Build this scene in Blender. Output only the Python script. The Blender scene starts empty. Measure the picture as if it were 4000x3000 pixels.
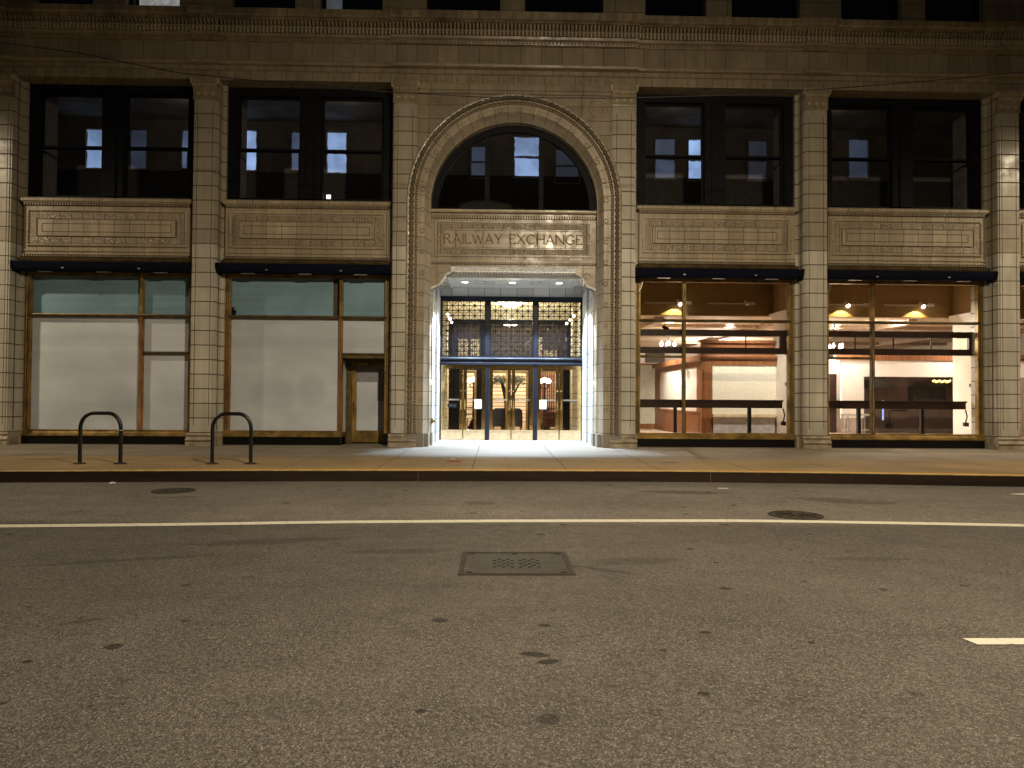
import bpy, bmesh, math, random
from mathutils import Vector, Matrix
random.seed(11)
sc = bpy.context.scene
COL = sc.collection
PI = math.pi
R = math.radians

# ------------------------------------------------------------------ camera
def make_camera():
    yaw, pitch, roll = math.atan(.0241), math.atan(.018), .0067
    f = Vector((math.sin(yaw)*math.cos(pitch), math.cos(yaw)*math.cos(pitch), math.sin(pitch)))
    r = Vector((math.cos(yaw), -math.sin(yaw), 0))
    u = r.cross(f)
    r2 = math.cos(roll)*r + math.sin(roll)*u
    u2 = math.cos(roll)*u - math.sin(roll)*r
    cam = bpy.data.cameras.new('camera')
    cam.sensor_width = 36
    cam.lens = 36*2750/4000
    cam.clip_start, cam.clip_end = .05, 500
    o = bpy.data.objects.new('camera', cam)
    m = Matrix((r2, u2, -f)).transposed().to_4x4()
    m.translation = (0, -19.5, 1.6)
    o.matrix_world = m
    COL.objects.link(o)
    sc.camera = o
make_camera()

# ------------------------------------------------------------------ world: night sky
w = bpy.data.worlds.new('World')
sc.world = w
w.use_nodes = True
wn = w.node_tree.nodes
sky = wn.new('ShaderNodeTexSky')
sky.sky_type = 'NISHITA'
sky.sun_disc = False
sky.sun_elevation = R(-4)
sky.sun_rotation = R(200)
w.node_tree.links.new(sky.outputs[0], wn['Background'].inputs[0])
wn['Background'].inputs[1].default_value = .06

sc.view_settings.view_transform = 'Standard'
sc.view_settings.look = 'None'
sc.view_settings.gamma = 1
sc.view_settings.exposure = 0
sc.render.engine = 'CYCLES'
sc.cycles.use_denoising = True
sc.cycles.max_bounces = 8
sc.cycles.transparent_max_bounces = 24
sc.cycles.caustics_reflective = False
sc.cycles.caustics_refractive = False
sc.cycles.sample_clamp_indirect = 4

# ------------------------------------------------------------------ street lamps (out of frame; their glare and shadows are in the photo)
def spot(name, loc, aim, watts, color, size, blend=1.0, radius=.15):
    l = bpy.data.lights.new(name, 'SPOT')
    l.energy, l.color, l.spot_size, l.spot_blend, l.shadow_soft_size = watts, color, R(size), blend, radius
    o = bpy.data.objects.new(name, l)
    o.location = loc
    o.rotation_euler = (Vector(aim)-Vector(loc)).to_track_quat('-Z', 'Y').to_euler()
    COL.objects.link(o)
    return o
def point(name, loc, watts, color, radius=.08):
    l = bpy.data.lights.new(name, 'POINT')
    l.energy, l.color, l.shadow_soft_size = watts, color, radius
    o = bpy.data.objects.new(name, l)
    o.location = loc
    COL.objects.link(o)
    return o
LAMP = (1, .825, .565)
spot('street_lamp_light', (2.9, -15.6, 9.9), (2.3, -9.8, 0), 7700, LAMP, 167, 1, .16)
for sx in (-17.2, 18.1):
    spot('street_lamp_light', (sx, -4.6, 9.9), (sx*.97, -4.6, 0), 2700, LAMP, 172, 1, .16)

# ------------------------------------------------------------------ node helper
class NT:
    def __init__(s, name):
        s.mat = bpy.data.materials.new(name)
        s.mat.use_nodes = True
        s.nt = s.mat.node_tree
        s.p = s.nt.nodes['Principled BSDF']
        s.co = s.nt.nodes.new('ShaderNodeTexCoord')
        s.obj = s.co.outputs['Object']
    def link(s, a, b):
        s.nt.links.new(a, b)
    def put(s, sock, v):
        if v is None: return
        if hasattr(v, 'is_output'): s.link(v, sock)
        else: sock.default_value = v
    def m(s, op, a, b=None, c=None):
        n = s.nt.nodes.new('ShaderNodeMath'); n.operation = op
        for i, v in enumerate((a, b, c)): s.put(n.inputs[i], v)
        return n.outputs[0]
    def vm(s, op, a, b=None, scale=None):
        n = s.nt.nodes.new('ShaderNodeVectorMath'); n.operation = op
        s.put(n.inputs[0], a); s.put(n.inputs[1], b)
        if scale is not None: n.inputs['Scale'].default_value = scale
        return n.outputs['Value'] if op == 'LENGTH' else n.outputs[0]
    def mix(s, f, a, b, mode='MIX'):
        n = s.nt.nodes.new('ShaderNodeMix'); n.data_type = 'RGBA'; n.blend_type = mode
        s.put(n.inputs[0], f)
        for i, v in ((6, a), (7, b)):
            s.put(n.inputs[i], (*v, 1) if isinstance(v, tuple) and len(v) == 3 else v)
        return n.outputs[2]
    def noise(s, scale, detail=3, vec=None, rough=.55):
        n = s.nt.nodes.new('ShaderNodeTexNoise')
        n.inputs['Scale'].default_value, n.inputs['Detail'].default_value, n.inputs['Roughness'].default_value = scale, detail, rough
        s.link(vec or s.obj, n.inputs['Vector'])
        return n.outputs['Fac']
    def vor(s, scale, feature='F1', out='Distance', vec=None):
        n = s.nt.nodes.new('ShaderNodeTexVoronoi'); n.feature = feature
        n.inputs['Scale'].default_value = scale
        s.link(vec or s.obj, n.inputs['Vector'])
        return n.outputs[out]
    def nt_noise3(s, scale):
        n = s.nt.nodes.new('ShaderNodeTexNoise'); n.inputs['Scale'].default_value = scale; n.inputs['Detail'].default_value = 3
        s.link(s.obj, n.inputs['Vector']); return n.outputs['Color']
    def white(s, vec):
        n = s.nt.nodes.new('ShaderNodeTexWhiteNoise'); s.link(vec, n.inputs['Vector']); return n.outputs['Value']
    def mr(s, v, a, b, c=0., d=1., smooth=True):
        n = s.nt.nodes.new('ShaderNodeMapRange')
        if smooth: n.interpolation_type = 'SMOOTHSTEP'
        s.link(v, n.inputs[0])
        for i, x in enumerate((a, b, c, d)): n.inputs[i+1].default_value = x
        return n.outputs[0]
    def mapping(s, scale=(1,1,1), loc=(0,0,0), rot=(0,0,0), vec=None):
        n = s.nt.nodes.new('ShaderNodeMapping')
        n.inputs['Scale'].default_value, n.inputs['Location'].default_value, n.inputs['Rotation'].default_value = scale, loc, rot
        s.link(vec or s.obj, n.inputs['Vector'])
        return n.outputs[0]
    def sep(s, vec):
        n = s.nt.nodes.new('ShaderNodeSeparateXYZ'); s.link(vec, n.inputs[0]); return n.outputs
    def comb(s, x, y, z=0.):
        n = s.nt.nodes.new('ShaderNodeCombineXYZ')
        for i, v in enumerate((x, y, z)): s.put(n.inputs[i], v)
        return n.outputs[0]
    def bump(s, h, strength=.3, dist=.02, normal=None):
        n = s.nt.nodes.new('ShaderNodeBump')
        n.inputs['Strength'].default_value, n.inputs['Distance'].default_value = strength, dist
        s.link(h, n.inputs['Height'])
        if normal: s.link(normal, n.inputs['Normal'])
        s.link(n.outputs[0], s.p.inputs['Normal'])
        return n.outputs[0]
    def done(s, color=None, rough=None, metal=None, spec=None):
        s.put(s.p.inputs['Base Color'], (*color, 1) if isinstance(color, tuple) and len(color) == 3 else color)
        s.put(s.p.inputs['Roughness'], rough); s.put(s.p.inputs['Metallic'], metal); s.put(s.p.inputs['Specular IOR Level'], spec)
        return s.mat

def plain(name, color, rough=.5, metal=0., var=.15, scale=6., bump=0., bscale=60, spec=.5):
    t = NT(name)
    n = t.mr(t.noise(scale, 4), .3, .7, 1-var, 1+var)
    c = t.mix(1., color, t.comb(n, n, n), 'MULTIPLY')
    if bump: t.bump(t.noise(bscale, 3), bump, .01)
    return t.done(c, rough, metal, spec)

def emit(name, color, strength, base=(.8,.8,.8), noise=None):
    t = NT(name)
    t.p.inputs['Base Color'].default_value = (*base, 1)
    if noise:
        n = t.mr(t.noise(noise, 3), .3, .75, .55, 1.15)
        t.link(t.mix(1., color, t.comb(n, n, n), 'MULTIPLY'), t.p.inputs['Emission Color'])
    else:
        t.p.inputs['Emission Color'].default_value = (*color, 1)
    t.p.inputs['Emission Strength'].default_value = strength
    return t.mat

def glass_mat(name, tint=(1,1,1), refl=.9, base=.05, rough=.0):
    t = NT(name)
    nt = t.nt
    nt.nodes.remove(t.p)
    tr = nt.nodes.new('ShaderNodeBsdfTransparent'); tr.inputs[0].default_value = (*tint, 1)
    gl = nt.nodes.new('ShaderNodeBsdfGlossy'); gl.inputs['Roughness'].default_value = rough
    lw = nt.nodes.new('ShaderNodeLayerWeight'); lw.inputs[0].default_value = .5
    f = t.m('POWER', lw.outputs['Facing'], 4.)
    f = t.m('MULTIPLY_ADD', f, refl, base)
    mx = nt.nodes.new('ShaderNodeMixShader')
    t.link(f, mx.inputs[0]); t.link(tr.outputs[0], mx.inputs[1]); t.link(gl.outputs[0], mx.inputs[2])
    t.link(mx.outputs[0], nt.nodes['Material Output'].inputs[0])
    return t.mat

JOINT = (.085, .06, .035)
def tile(name, color, zh, z0, xw=None, x0=0., stagger=.0, jw=.014, rough=.34, clean=None, uv=False, fret=None, soil=.35, jc=JOINT, tv=.11):
    """glazed terracotta blocks: dark mortar joints, each block a slightly different tone, soot"""
    t = NT(name)
    if uv:
        x, y, _ = t.sep(t.co.outputs['UV']); row = x; col = y; colv = None
        zc = row
    else:
        X, Y, Z = t.sep(t.obj)
        zc = t.m('ADD', Z, t.m('MULTIPLY', Y, .02))
        colv = t.m('ADD', X, t.m('MULTIPLY', Y, .71))
    wob = t.m('MULTIPLY', t.m('SUBTRACT', t.noise(2.2, 2), .5), .012)
    zr = t.m('DIVIDE', t.m('ADD', t.m('SUBTRACT', zc, z0), wob), zh)
    rf = t.m('FLOOR', zr)
    fr = t.m('SUBTRACT', zr, rf)
    d = t.m('MULTIPLY', t.m('MINIMUM', fr, t.m('SUBTRACT', 1., fr)), zh)
    cf = 0.
    if xw and colv:
        off = t.m('MULTIPLY', t.m('MODULO', rf, 2.), stagger)
        xr = t.m('ADD', t.m('DIVIDE', t.m('ADD', t.m('SUBTRACT', colv, x0), wob), xw), off)
        cf = t.m('FLOOR', xr)
        fx = t.m('SUBTRACT', xr, cf)
        d = t.m('MINIMUM', d, t.m('MULTIPLY', t.m('MINIMUM', fx, t.m('SUBTRACT', 1., fx)), xw))
    joint = t.mr(d, jw*.35, jw*.75, 1., 0.)
    tone = t.mr(t.white(t.comb(rf, cf, 3.3)), 0, 1, 1-tv*1.2, 1+tv*.7, False)
    big = t.mr(t.noise(.7, 5), .3, .7, 1-soil*.5, 1.06)
    streak = t.mr(t.noise(1., 4, t.mapping((5, 5, .5))), .35, .75, 1-soil*.45, 1.05)
    fine = t.mr(t.noise(38, 3), .3, .7, .94, 1.05)
    k = t.m('MULTIPLY', t.m('MULTIPLY', tone, big), t.m('MULTIPLY', streak, fine))
    c = t.mix(1., color, t.comb(k, k, k), 'MULTIPLY')
    if fret:                                           # carved running scroll: shallow relief, darker in the hollows
        X, Y, Z = t.sep(t.obj)
        wv = t.vor(fret, 'F1', 'Distance', t.mapping((1, .3, 1)))
        h = t.m('SINE', t.m('MULTIPLY', wv, 15.))
        c = t.mix(t.mr(h, -.6, .2, .45, 0.), c, (.11, .078, .045))
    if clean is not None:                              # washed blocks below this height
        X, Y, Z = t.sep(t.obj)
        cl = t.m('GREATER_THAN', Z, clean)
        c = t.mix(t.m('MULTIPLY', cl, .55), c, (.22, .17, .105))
    c = t.mix(joint, c, jc)
    hh = t.m('ADD', t.m('MULTIPLY', joint, -1.), t.m('MULTIPLY', t.noise(9, 3), .25))
    if fret: hh = t.m('ADD', hh, t.m('MULTIPLY', h, .4))
    t.bump(hh, .45, .012)
    rg = t.m('ADD', t.m('MULTIPLY', joint, .45), t.mr(t.noise(3, 4), .3, .7, rough-.08, rough+.12))
    return t.done(c, rg, 0., .5)

# ------------------------------------------------------------------ materials
M = {}
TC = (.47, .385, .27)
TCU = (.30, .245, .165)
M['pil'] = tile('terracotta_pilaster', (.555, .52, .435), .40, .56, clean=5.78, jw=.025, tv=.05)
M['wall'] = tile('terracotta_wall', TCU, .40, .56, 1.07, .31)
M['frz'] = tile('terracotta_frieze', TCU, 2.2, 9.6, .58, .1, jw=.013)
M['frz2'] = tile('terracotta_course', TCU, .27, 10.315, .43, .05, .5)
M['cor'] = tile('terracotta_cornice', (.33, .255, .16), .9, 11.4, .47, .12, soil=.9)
M['arch'] = tile('terracotta_arch', (.43, .36, .26), .39, .0, uv=True)
M['orn'] = tile('terracotta_ornament', (.47, .385, .27), 3., .1, soil=.4)
M['orn2'] = tile('terracotta_ornament_soot', (.36, .285, .185), 9., .1, soil=.5)
M['soot'] = tile('sooty_terracotta', (.175, .145, .095), 9., .1, soil=.6)
M['spn'] = tile('terracotta_spandrel', (.42, .345, .24), 2.9, 4.7, .42, .07)
M['spf'] = tile('terracotta_fret', (.36, .29, .195), 2.9, 4.7, .30, .1, fret=13)
M['spi'] = tile('terracotta_panel', (.43, .355, .25), 1.1, 5.65, .42, .07)
M['ins'] = tile('terracotta_inscription', (.45, .36, .24), 1.6, 5.0, .79, .9, rough=.31)
M['joint'] = plain('mortar_and_shade_line', (.10, .072, .042), .8)
M['white_tile'] = tile('white_glazed_tile', (.58, .57, .55), .40, .55, .31, .1, rough=.45, soil=.08, jc=(.16,.15,.14))
M['white_head'] = tile('white_glazed_header', (.78, .77, .75), 1.6, 4.0, .52, .21, rough=.3, soil=.08, jc=(.16,.15,.14))
M['white_trim'] = plain('white_glaze', (.80, .80, .78), .3, var=.2, scale=9, bump=.3, bscale=14)
M['soffit'] = plain('painted_soffit', (.88, .86, .80), .6, var=.06)
M['granite'] = plain('grey_granite', (.21, .185, .15), .5, var=.3, scale=70, bump=.15)
M['blackstone'] = plain('black_granite', (.006, .006, .0065), .3, spec=.3, var=.5, scale=50)
M['plinth'] = plain('stained_limestone', (.33, .275, .2), .65, var=.35, scale=3.5, bump=.25)
M['blackiron'] = plain('black_iron', (.004, .0045, .007), .6, .0, var=.3, spec=.15)
M['darkmetal'] = plain('dark_painted_metal', (.005, .005, .007), .65, 0., var=.3, spec=.15)
M['blueiron'] = plain('blue_black_iron', (.006, .007, .012), .42, .0, var=.25, bump=.15, bscale=25, spec=.22)
M['bronze'] = plain('weathered_bronze', (.30, .195, .06), .40, .45, var=.45, scale=3., bump=.12, bscale=40)
M['bronzedark'] = plain('dull_bronze', (.13, .09, .035), .48, .4, var=.4, scale=4.)
M['copper'] = plain('reddish_bronze', (.36, .155, .055), .38, .4, var=.4, scale=2.5)
M['brass'] = plain('polished_brass', (.72, .50, .20), .17, 1., var=.22, scale=7., bump=.06, bscale=12)
M['brassplate'] = plain('brass_plate', (.85, .64, .38), .34, .75, var=.12, scale=5)
M['navy'] = plain('navy_canvas', (.005, .006, .016), .9, spec=.1, var=.3, scale=14, bump=.3, bscale=30)
M['alum'] = plain('bare_aluminium', (.55, .55, .55), .4, .7)
M['paper'] = None
M['glass'] = glass_mat('window_glass')
M['glassup'] = glass_mat('upper_window_glass', (.72, .75, .8), .9, .07)
M['glassdoor'] = glass_mat('door_glass', (.95, .95, .93), .9, .05)
M['groove_shade_dirt'] = plain('letter_shade', (.19, .14, .082), .7)
M['cream'] = tile('cream_marble', (.74, .67, .48), .29, .1, 1.4, .2, rough=.35, soil=.2, jc=(.22,.16,.08), jw=.02)
M['lobbyceil'] = plain('lobby_plaster', (.74, .66, .47), .7, var=.08)
M['lobbywall'] = tile('banded_marble', (.74, .66, .52), .21, .2, rough=.4, soil=.3, jc=(.34,.22,.12), jw=.05)
M['lobbydark'] = plain('dark_lobby_stone', (.09, .065, .04), .6)
M['lobbyfloor'] = plain('polished_lobby_floor', (.30, .17, .08), .18, var=.3, scale=2)
M['terrazzo'] = plain('pale_terrazzo', (.40, .395, .38), .5, var=.15, scale=40)
M['iwhite'] = plain('interior_white_paint', (.74, .68, .60), .6, var=.06, scale=2)
M['igreen'] = plain('interior_sage_wall', (.50, .50, .41), .7, var=.06)
M['ibrown'] = plain('interior_brown_paint', (.34, .225, .09), .8, var=.08)
M['iceil'] = plain('interior_ceiling', (.70, .585, .44), .7, var=.08, scale=1.5)
M['ifloor'] = plain('shop_floor', (.40, .30, .22), .4, var=.2, scale=2)
M['wood'] = None
M['darkwood'] = plain('dark_stained_wood', (.030, .014, .010), .4, var=.3, scale=8)
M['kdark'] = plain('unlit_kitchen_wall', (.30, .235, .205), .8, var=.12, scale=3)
M['kbox'] = plain('grey_enamel', (.10, .10, .09), .5, var=.1)
M['steel'] = plain('brushed_steel', (.5, .48, .45), .35, .8, var=.2)
M['upwall'] = plain('dim_office_wall', (.44, .385, .30), .9, var=.2, scale=1.5)
M['blackpaint'] = plain('black_enamel', (.005, .005, .006), .38, var=.5, scale=30, bump=.1, bscale=90)
M['rust'] = plain('rusty_iron', (.028, .021, .015), .8, var=.5, scale=40, bump=.3)
M['curtain'] = plain('patterned_red_drape', (.16, .05, .035), .9, var=.6, scale=18)
M['leather'] = plain('dark_blue_leather', (.018, .022, .035), .5, var=.3)
M['chairwood'] = plain('dark_chair_wood', (.05, .02, .012), .4)
M['deskwood'] = plain('desk_wood', (.20, .09, .035), .4)
M['bark'] = plain('dark_bark', (.03, .02, .012), .9, var=.4, scale=20)
M['leaf'] = plain('dark_leaf', (.035, .045, .018), .6)
M['notice'] = plain('white_notice_paper', (.50, .52, .45), .7, var=.04)
M['cable'] = plain('black_cable', (.008, .007, .006), .7)
M['litterred'] = plain('red_wrapper', (.35, .04, .02), .6)
M['bulb'] = emit('lit_bulb', (1, .83, .62), 18)
M['globe'] = emit('lit_globe', (1, .86, .74), 9)
M['crystal'] = emit('lit_crystal', (1, .90, .74), 5.5, noise=22)
M['downlight'] = emit('cool_downlight', (.86, .90, 1), 16)
M['warmdisc'] = emit('warm_downlight', (1, .90, .76), 5)
M['yreflect'] = emit('yellow_reflection', (1, .62, .02), 4)
M['breflect'] = emit('blue_reflection', (.07, .24, 1), 1.5)
M['exit'] = emit('lit_exit_panel', (1, .72, .82), 2.6)

def wood():
    t = NT('red_oak_panelling')
    g = t.noise(3, 5, t.mapping((9, 9, .8)))
    c = t.mix(t.mr(g, .3, .7), (.17, .062, .022), (.30, .125, .05))
    return t.done(c, .38)
M['wood'] = wood()

def paper():
    t = NT('white_window_paper')
    X, Y, Z = t.sep(t.obj)
    a = t.mr(t.noise(.55, 3), .3, .7, .86, 1.04)
    b = t.mr(t.noise(1., 2, t.mapping((.35, 1, 1.6))), .4, .6, .93, 1.03)
    seam = t.mr(t.m('ABSOLUTE', t.m('SUBTRACT', t.m('FRACT', t.m('DIVIDE', X, 1.22)), .5)), .0, .006, .9, 1.)
    paper_shade = t.mr(t.vm('LENGTH', t.mapping((1.2, 0, 1.5), (12.6, 0, -2.1))), .3, 1.1, .84, 1.)  # soft shadows of things behind, painted into the paper colour
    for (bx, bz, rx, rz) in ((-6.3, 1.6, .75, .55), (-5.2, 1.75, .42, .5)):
        paper_shade = t.m('MULTIPLY', paper_shade, t.mr(t.vm('LENGTH', t.mapping((1/rx, 0, 1/rz), (-bx/rx, 0, -bz/rz))), .6, 1.2, .86, 1.))
    paper_shade = t.m('MULTIPLY', paper_shade, t.mr(t.m('ABSOLUTE', t.m('SUBTRACT', t.m('ADD', Z, t.m('MULTIPLY', t.noise(.8, 2), .1)), 3.15)), .10, .2, .92, 1.))  # darker level band painted in for a reflection across the paper
    k = t.m('MULTIPLY', t.m('MULTIPLY', a, b), t.m('MULTIPLY', seam, paper_shade))
    c = t.mix(1., (.70, .75, .83), t.comb(k, k, k), 'MULTIPLY')
    t.bump(t.noise(2.5, 2), .15, .02)
    return t.done(c, .75)
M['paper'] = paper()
def teal():
    t = NT('blue_green_film')
    a = t.mr(t.noise(.8, 4), .3, .7, .85, 1.1)
    ln = t.mr(t.noise(1., 2, t.mapping((.3, 1, 22))), .35, .65, .94, 1.05)
    k = t.m('MULTIPLY', a, ln)
    return t.done(t.mix(1., (.22, .37, .47), t.comb(k, k, k), 'MULTIPLY'), .7)
M['teal'] = teal()

def stain_mask(t, lst, vec=None):
    """soft-edged ragged ellipses (oil, tar, gum) lying on a road: (x, y, rx, ry, angle, strength)"""
    X, Y, Z = t.sep(t.obj)
    nx = t.m('SUBTRACT', t.noise(5, 3), .5); ny = t.m('SUBTRACT', t.noise(5.7, 3, t.mapping((1,1,1), (7,3,1))), .5)
    tot = None
    for (x, y, rx, ry, a, st) in lst:
        ca, sa = math.cos(a), math.sin(a)
        dx = t.m('SUBTRACT', t.m('MULTIPLY_ADD', nx, rx*.9, X), x)
        dy = t.m('SUBTRACT', t.m('MULTIPLY_ADD', ny, ry*.9, Y), y)
        u = t.m('DIVIDE', t.m('ADD', t.m('MULTIPLY', dx, ca), t.m('MULTIPLY', dy, sa)), rx)
        v = t.m('DIVIDE', t.m('SUBTRACT', t.m('MULTIPLY', dy, ca), t.m('MULTIPLY', dx, sa)), ry)
        q = t.m('ADD', t.m('MULTIPLY', u, u), t.m('MULTIPLY', v, v))
        k = t.mr(q, .55, 1.15, st, 0.)
        tot = k if tot is None else t.m('MAXIMUM', tot, k)
    return tot

def asphalt():
    t = NT('asphalt')
    agg = t.vor(70); agg2 = t.vor(150, 'F1', 'Color')
    sp = t.sep(agg2)[0]
    stone = t.mr(sp, .80, .96)                       # pale stones
    darkst = t.mr(sp, .22, .05)
    n1 = t.mr(t.noise(.35, 5), .3, .7, .80, 1.16)
    n2 = t.mr(t.noise(2.2, 5), .3, .7, .86, 1.12)
    n3 = t.mr(t.noise(30, 4), .3, .7, .60, 1.32)
    bands = t.mr(t.noise(1., 4, t.mapping((.12, 1.4, 1))), .35, .65, .90, 1.07)
    k = t.m('MULTIPLY', t.m('MULTIPLY', n1, n2), t.m('MULTIPLY', n3, bands))
    c = t.mix(1., (.079, .071, .063), t.comb(k, k, k), 'MULTIPLY')
    c = t.mix(t.m('MULTIPLY', stone, .75), c, (.27, .245, .215))
    c = t.mix(t.m('MULTIPLY', darkst, .6), c, (.028, .025, .022))
    # gum and tar drips
    gn = t.nt.nodes.new('ShaderNodeTexVoronoi'); gn.voronoi_dimensions = '2D'; gn.inputs['Scale'].default_value = 1.35
    t.link(t.obj, gn.inputs['Vector'])
    g = t.sep(gn.outputs['Color'])
    gd = t.m('ADD', gn.outputs['Distance'], t.m('MULTIPLY', t.m('SUBTRACT', t.noise(17, 3), .5), .11))
    gr = t.m('MULTIPLY_ADD', t.m('POWER', g[2], 2.), .06, .02)
    gum = t.m('MULTIPLY', t.m('LESS_THAN', gd, gr), t.m('MULTIPLY', t.m('GREATER_THAN', g[1], .5), t.mr(g[0], 0., 1., .7, 1., False)))
    c = t.mix(t.m('MULTIPLY', gum, .92), c, (.010, .009, .008))
    st = stain_mask(t, [(.26, -15.10, .10, .045, -.25, .9), (.33, -15.22, .085, .04, .35, .9), (.36, -14.55, .045, .03, 0, 1.), (-2.78, -15.2, .035, .03, 0, .95), (.28, -15.98, .07, .06, 0, .7),
        (3.2, -7.62, .75, .22, -.15, .5), (5.5, -8.55, .75, .30, -.45, .42), (-4.9, -8.4, .4, .12, .1, .35), (-2.4, -11.7, .9, .16, .22, .45), (-3.6, -12.6, .9, .07, .3, .5), (-1.0, -12.2, .55, .12, .1, .4),
        (-2.9, -14.45, .16, .05, .5, .5), (1.4, -12.6, .5, .16, .1, .35), (3.7, -12.5, .45, .10, .0, .35), (.9, -12.9, .55, .05, -.5, .5), (-.2, -8.9, .22, .16, 0, .5), (1.95, -13.6, .06, .05, 0, .9), (1.45, -14.7, .05, .03, 0, .9), (2.3, -15.7, .06, .04, 0, .5)])
    c = t.mix(st, c, (.013, .012, .010))
    # hairline cracks
    ce = t.vor(.42, 'DISTANCE_TO_EDGE', 'Distance', t.mapping((1, 1, 1), (3.1, .7, 0), vec=t.vm('ADD', t.obj, t.vm('SCALE', t.nt_noise3(3.), None, .35))))
    crk = t.m('MULTIPLY', t.mr(ce, .002, .008, 1., 0.), t.mr(t.noise(.5, 2), .50, .60))
    c = t.mix(t.m('MULTIPLY', crk, .28), c, (.02, .018, .015))
    # strip of older surface; far lane painted paler against the lamp's falloff
    X, Y, Z = t.sep(t.obj)
    ed = t.m('ADD', Y, t.m('MULTIPLY', t.noise(.8, 3), .35))
    old = t.m('MULTIPLY', t.mr(ed, -14.25, -14.1), t.mr(ed, -10.6, -10.2, 1., 0.))
    c = t.mix(t.m('MULTIPLY', old, .20), c, (.045, .04, .034))
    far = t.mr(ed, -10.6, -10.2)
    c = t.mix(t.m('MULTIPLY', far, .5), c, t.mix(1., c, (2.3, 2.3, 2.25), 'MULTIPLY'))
    t.bump(t.m('ADD', t.m('MULTIPLY', agg, 1.), t.m('MULTIPLY', t.noise(60, 3), .6)), .75, .012)
    return t.done(c, t.mr(t.noise(6, 3), .3, .7, .62, .85), 0., .35)
M['asphalt'] = asphalt()

def concrete():
    t = NT('sidewalk_concrete')
    X, Y, Z = t.sep(t.obj)
    k = t.m('MULTIPLY', t.m('MULTIPLY', t.mr(t.noise(.5, 5), .3, .7, .82, 1.14), t.mr(t.noise(30, 4), .3, .7, .82, 1.16)), t.mr(t.noise(1., 4, t.mapping((.25, 1.2, 1))), .35, .65, .90, 1.07))
    sp = t.sep(t.vor(90, 'F1', 'Color'))[0]
    slabc = t.mix(t.mr(t.m('ADD', Y, t.m('MULTIPLY', t.noise(1.2, 3), .3)), -3.35, -3.1), (.285, .20, .10), (.225, .192, .145))
    c = t.mix(1., slabc, t.comb(k, k, k), 'MULTIPLY')
    c = t.mix(t.m('MULTIPLY', t.mr(sp, .85, .97), .4), c, (.42, .35, .25))
    # sawn joints running back to the building, cracked pattern along
    jx = t.m('MULTIPLY', t.m('SUBTRACT', t.noise(1.6, 3), .5), .05)
    xs = t.m('DIVIDE', t.m('ADD', t.m('ADD', X, jx), .43), 1.82)
    fx = t.m('FRACT', xs)
    dj = t.m('MULTIPLY', t.m('MINIMUM', fx, t.m('SUBTRACT', 1., fx)), 1.82)
    dj = t.m('MINIMUM', dj, t.m('ABSOLUTE', t.m('ADD', t.m('ADD', Y, jx), 3.35)))
    c = t.mix(t.mr(dj, .008, .022, .75, 0.), c, (.05, .038, .022))
    st = stain_mask(t, [(-8.5, -2.4, .9, .10, .05, .5), (-9.7, -4.2, .5, .16, .05, .55), (3.8, -4.3, .22, .16, 0, .6), (-10.4, -3.0, .8, .3, .1, .4), (6.9, -4.6, .3, .06, -.2, .45)])
    c = t.mix(st, c, (.055, .042, .026))
    rs = stain_mask(t, [(-8.29, -5.2, .17, .13, 0, .65), (-7.48, -5.17, .17, .12, 0, .65), (-5.69, -5.1, .17, .12, 0, .65), (-4.93, -5.06, .20, .12, 0, .75), (-8.75, -5.5, .5, .13, .3, .3)])
    c = t.mix(rs, c, (.075, .036, .014))
    # worn yellow paint beside the kerb: heavy to the right, almost gone to the left
    edge = t.m('ADD', Y, t.m('MULTIPLY', t.m('POWER', t.m('SUBTRACT', X, .6), 2.), .0068))
    ye = t.m('MULTIPLY', t.mr(t.m('ADD', edge, t.m('MULTIPLY', t.noise(7, 4), .10)), -5.86, -5.76, 1., 0.), t.mr(t.m('ADD', t.noise(9, 5), t.m('MULTIPLY', X, .018)), .24, .38))
    c = t.mix(t.m('MULTIPLY', ye, .85), c, (.66, .37, .03))
    t.bump(t.noise(70, 3), .35, .006)
    return t.done(c, .72, 0., .35)
M['concrete'] = concrete()
def steelkerb():
    t = NT('steel_faced_kerb')
    k = t.mr(t.noise(1., 5, t.mapping((.6, 1, 6))), .3, .7, .7, 1.25)
    c = t.mix(1., (.021, .012, .007), t.comb(k, k, k), 'MULTIPLY')
    c = t.mix(t.mr(t.noise(9, 4), .62, .72, 0., .5), c, (.045, .022, .011))
    return t.done(c, .7, 0., .25)
M['kerb'] = steelkerb()
def roadpaint():
    t = NT('road_paint')
    wear = t.mr(t.m('ADD', t.m('MULTIPLY', t.noise(14, 5), .6), t.m('MULTIPLY', t.noise(90, 2), .4)), .40, .36, 0., .75)
    c = t.mix(wear, (.58, .55, .47), (.12, .105, .09))
    X, Y, Z = t.sep(t.obj)
    cr = t.m('ABSOLUTE', t.m('SUBTRACT', t.m('FRACT', t.m('ADD', t.m('MULTIPLY', X, 3.1), t.m('ADD', t.m('MULTIPLY', Y, 2.), t.m('MULTIPLY', t.noise(3, 3), 1.5)))), .5))
    c = t.mix(t.mr(cr, .01, .03, .45, 0.), c, (.10, .085, .07))
    t.bump(t.noise(80, 3), .4, .006)
    return t.done(c, .6)
M['paint'] = roadpaint()
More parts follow.
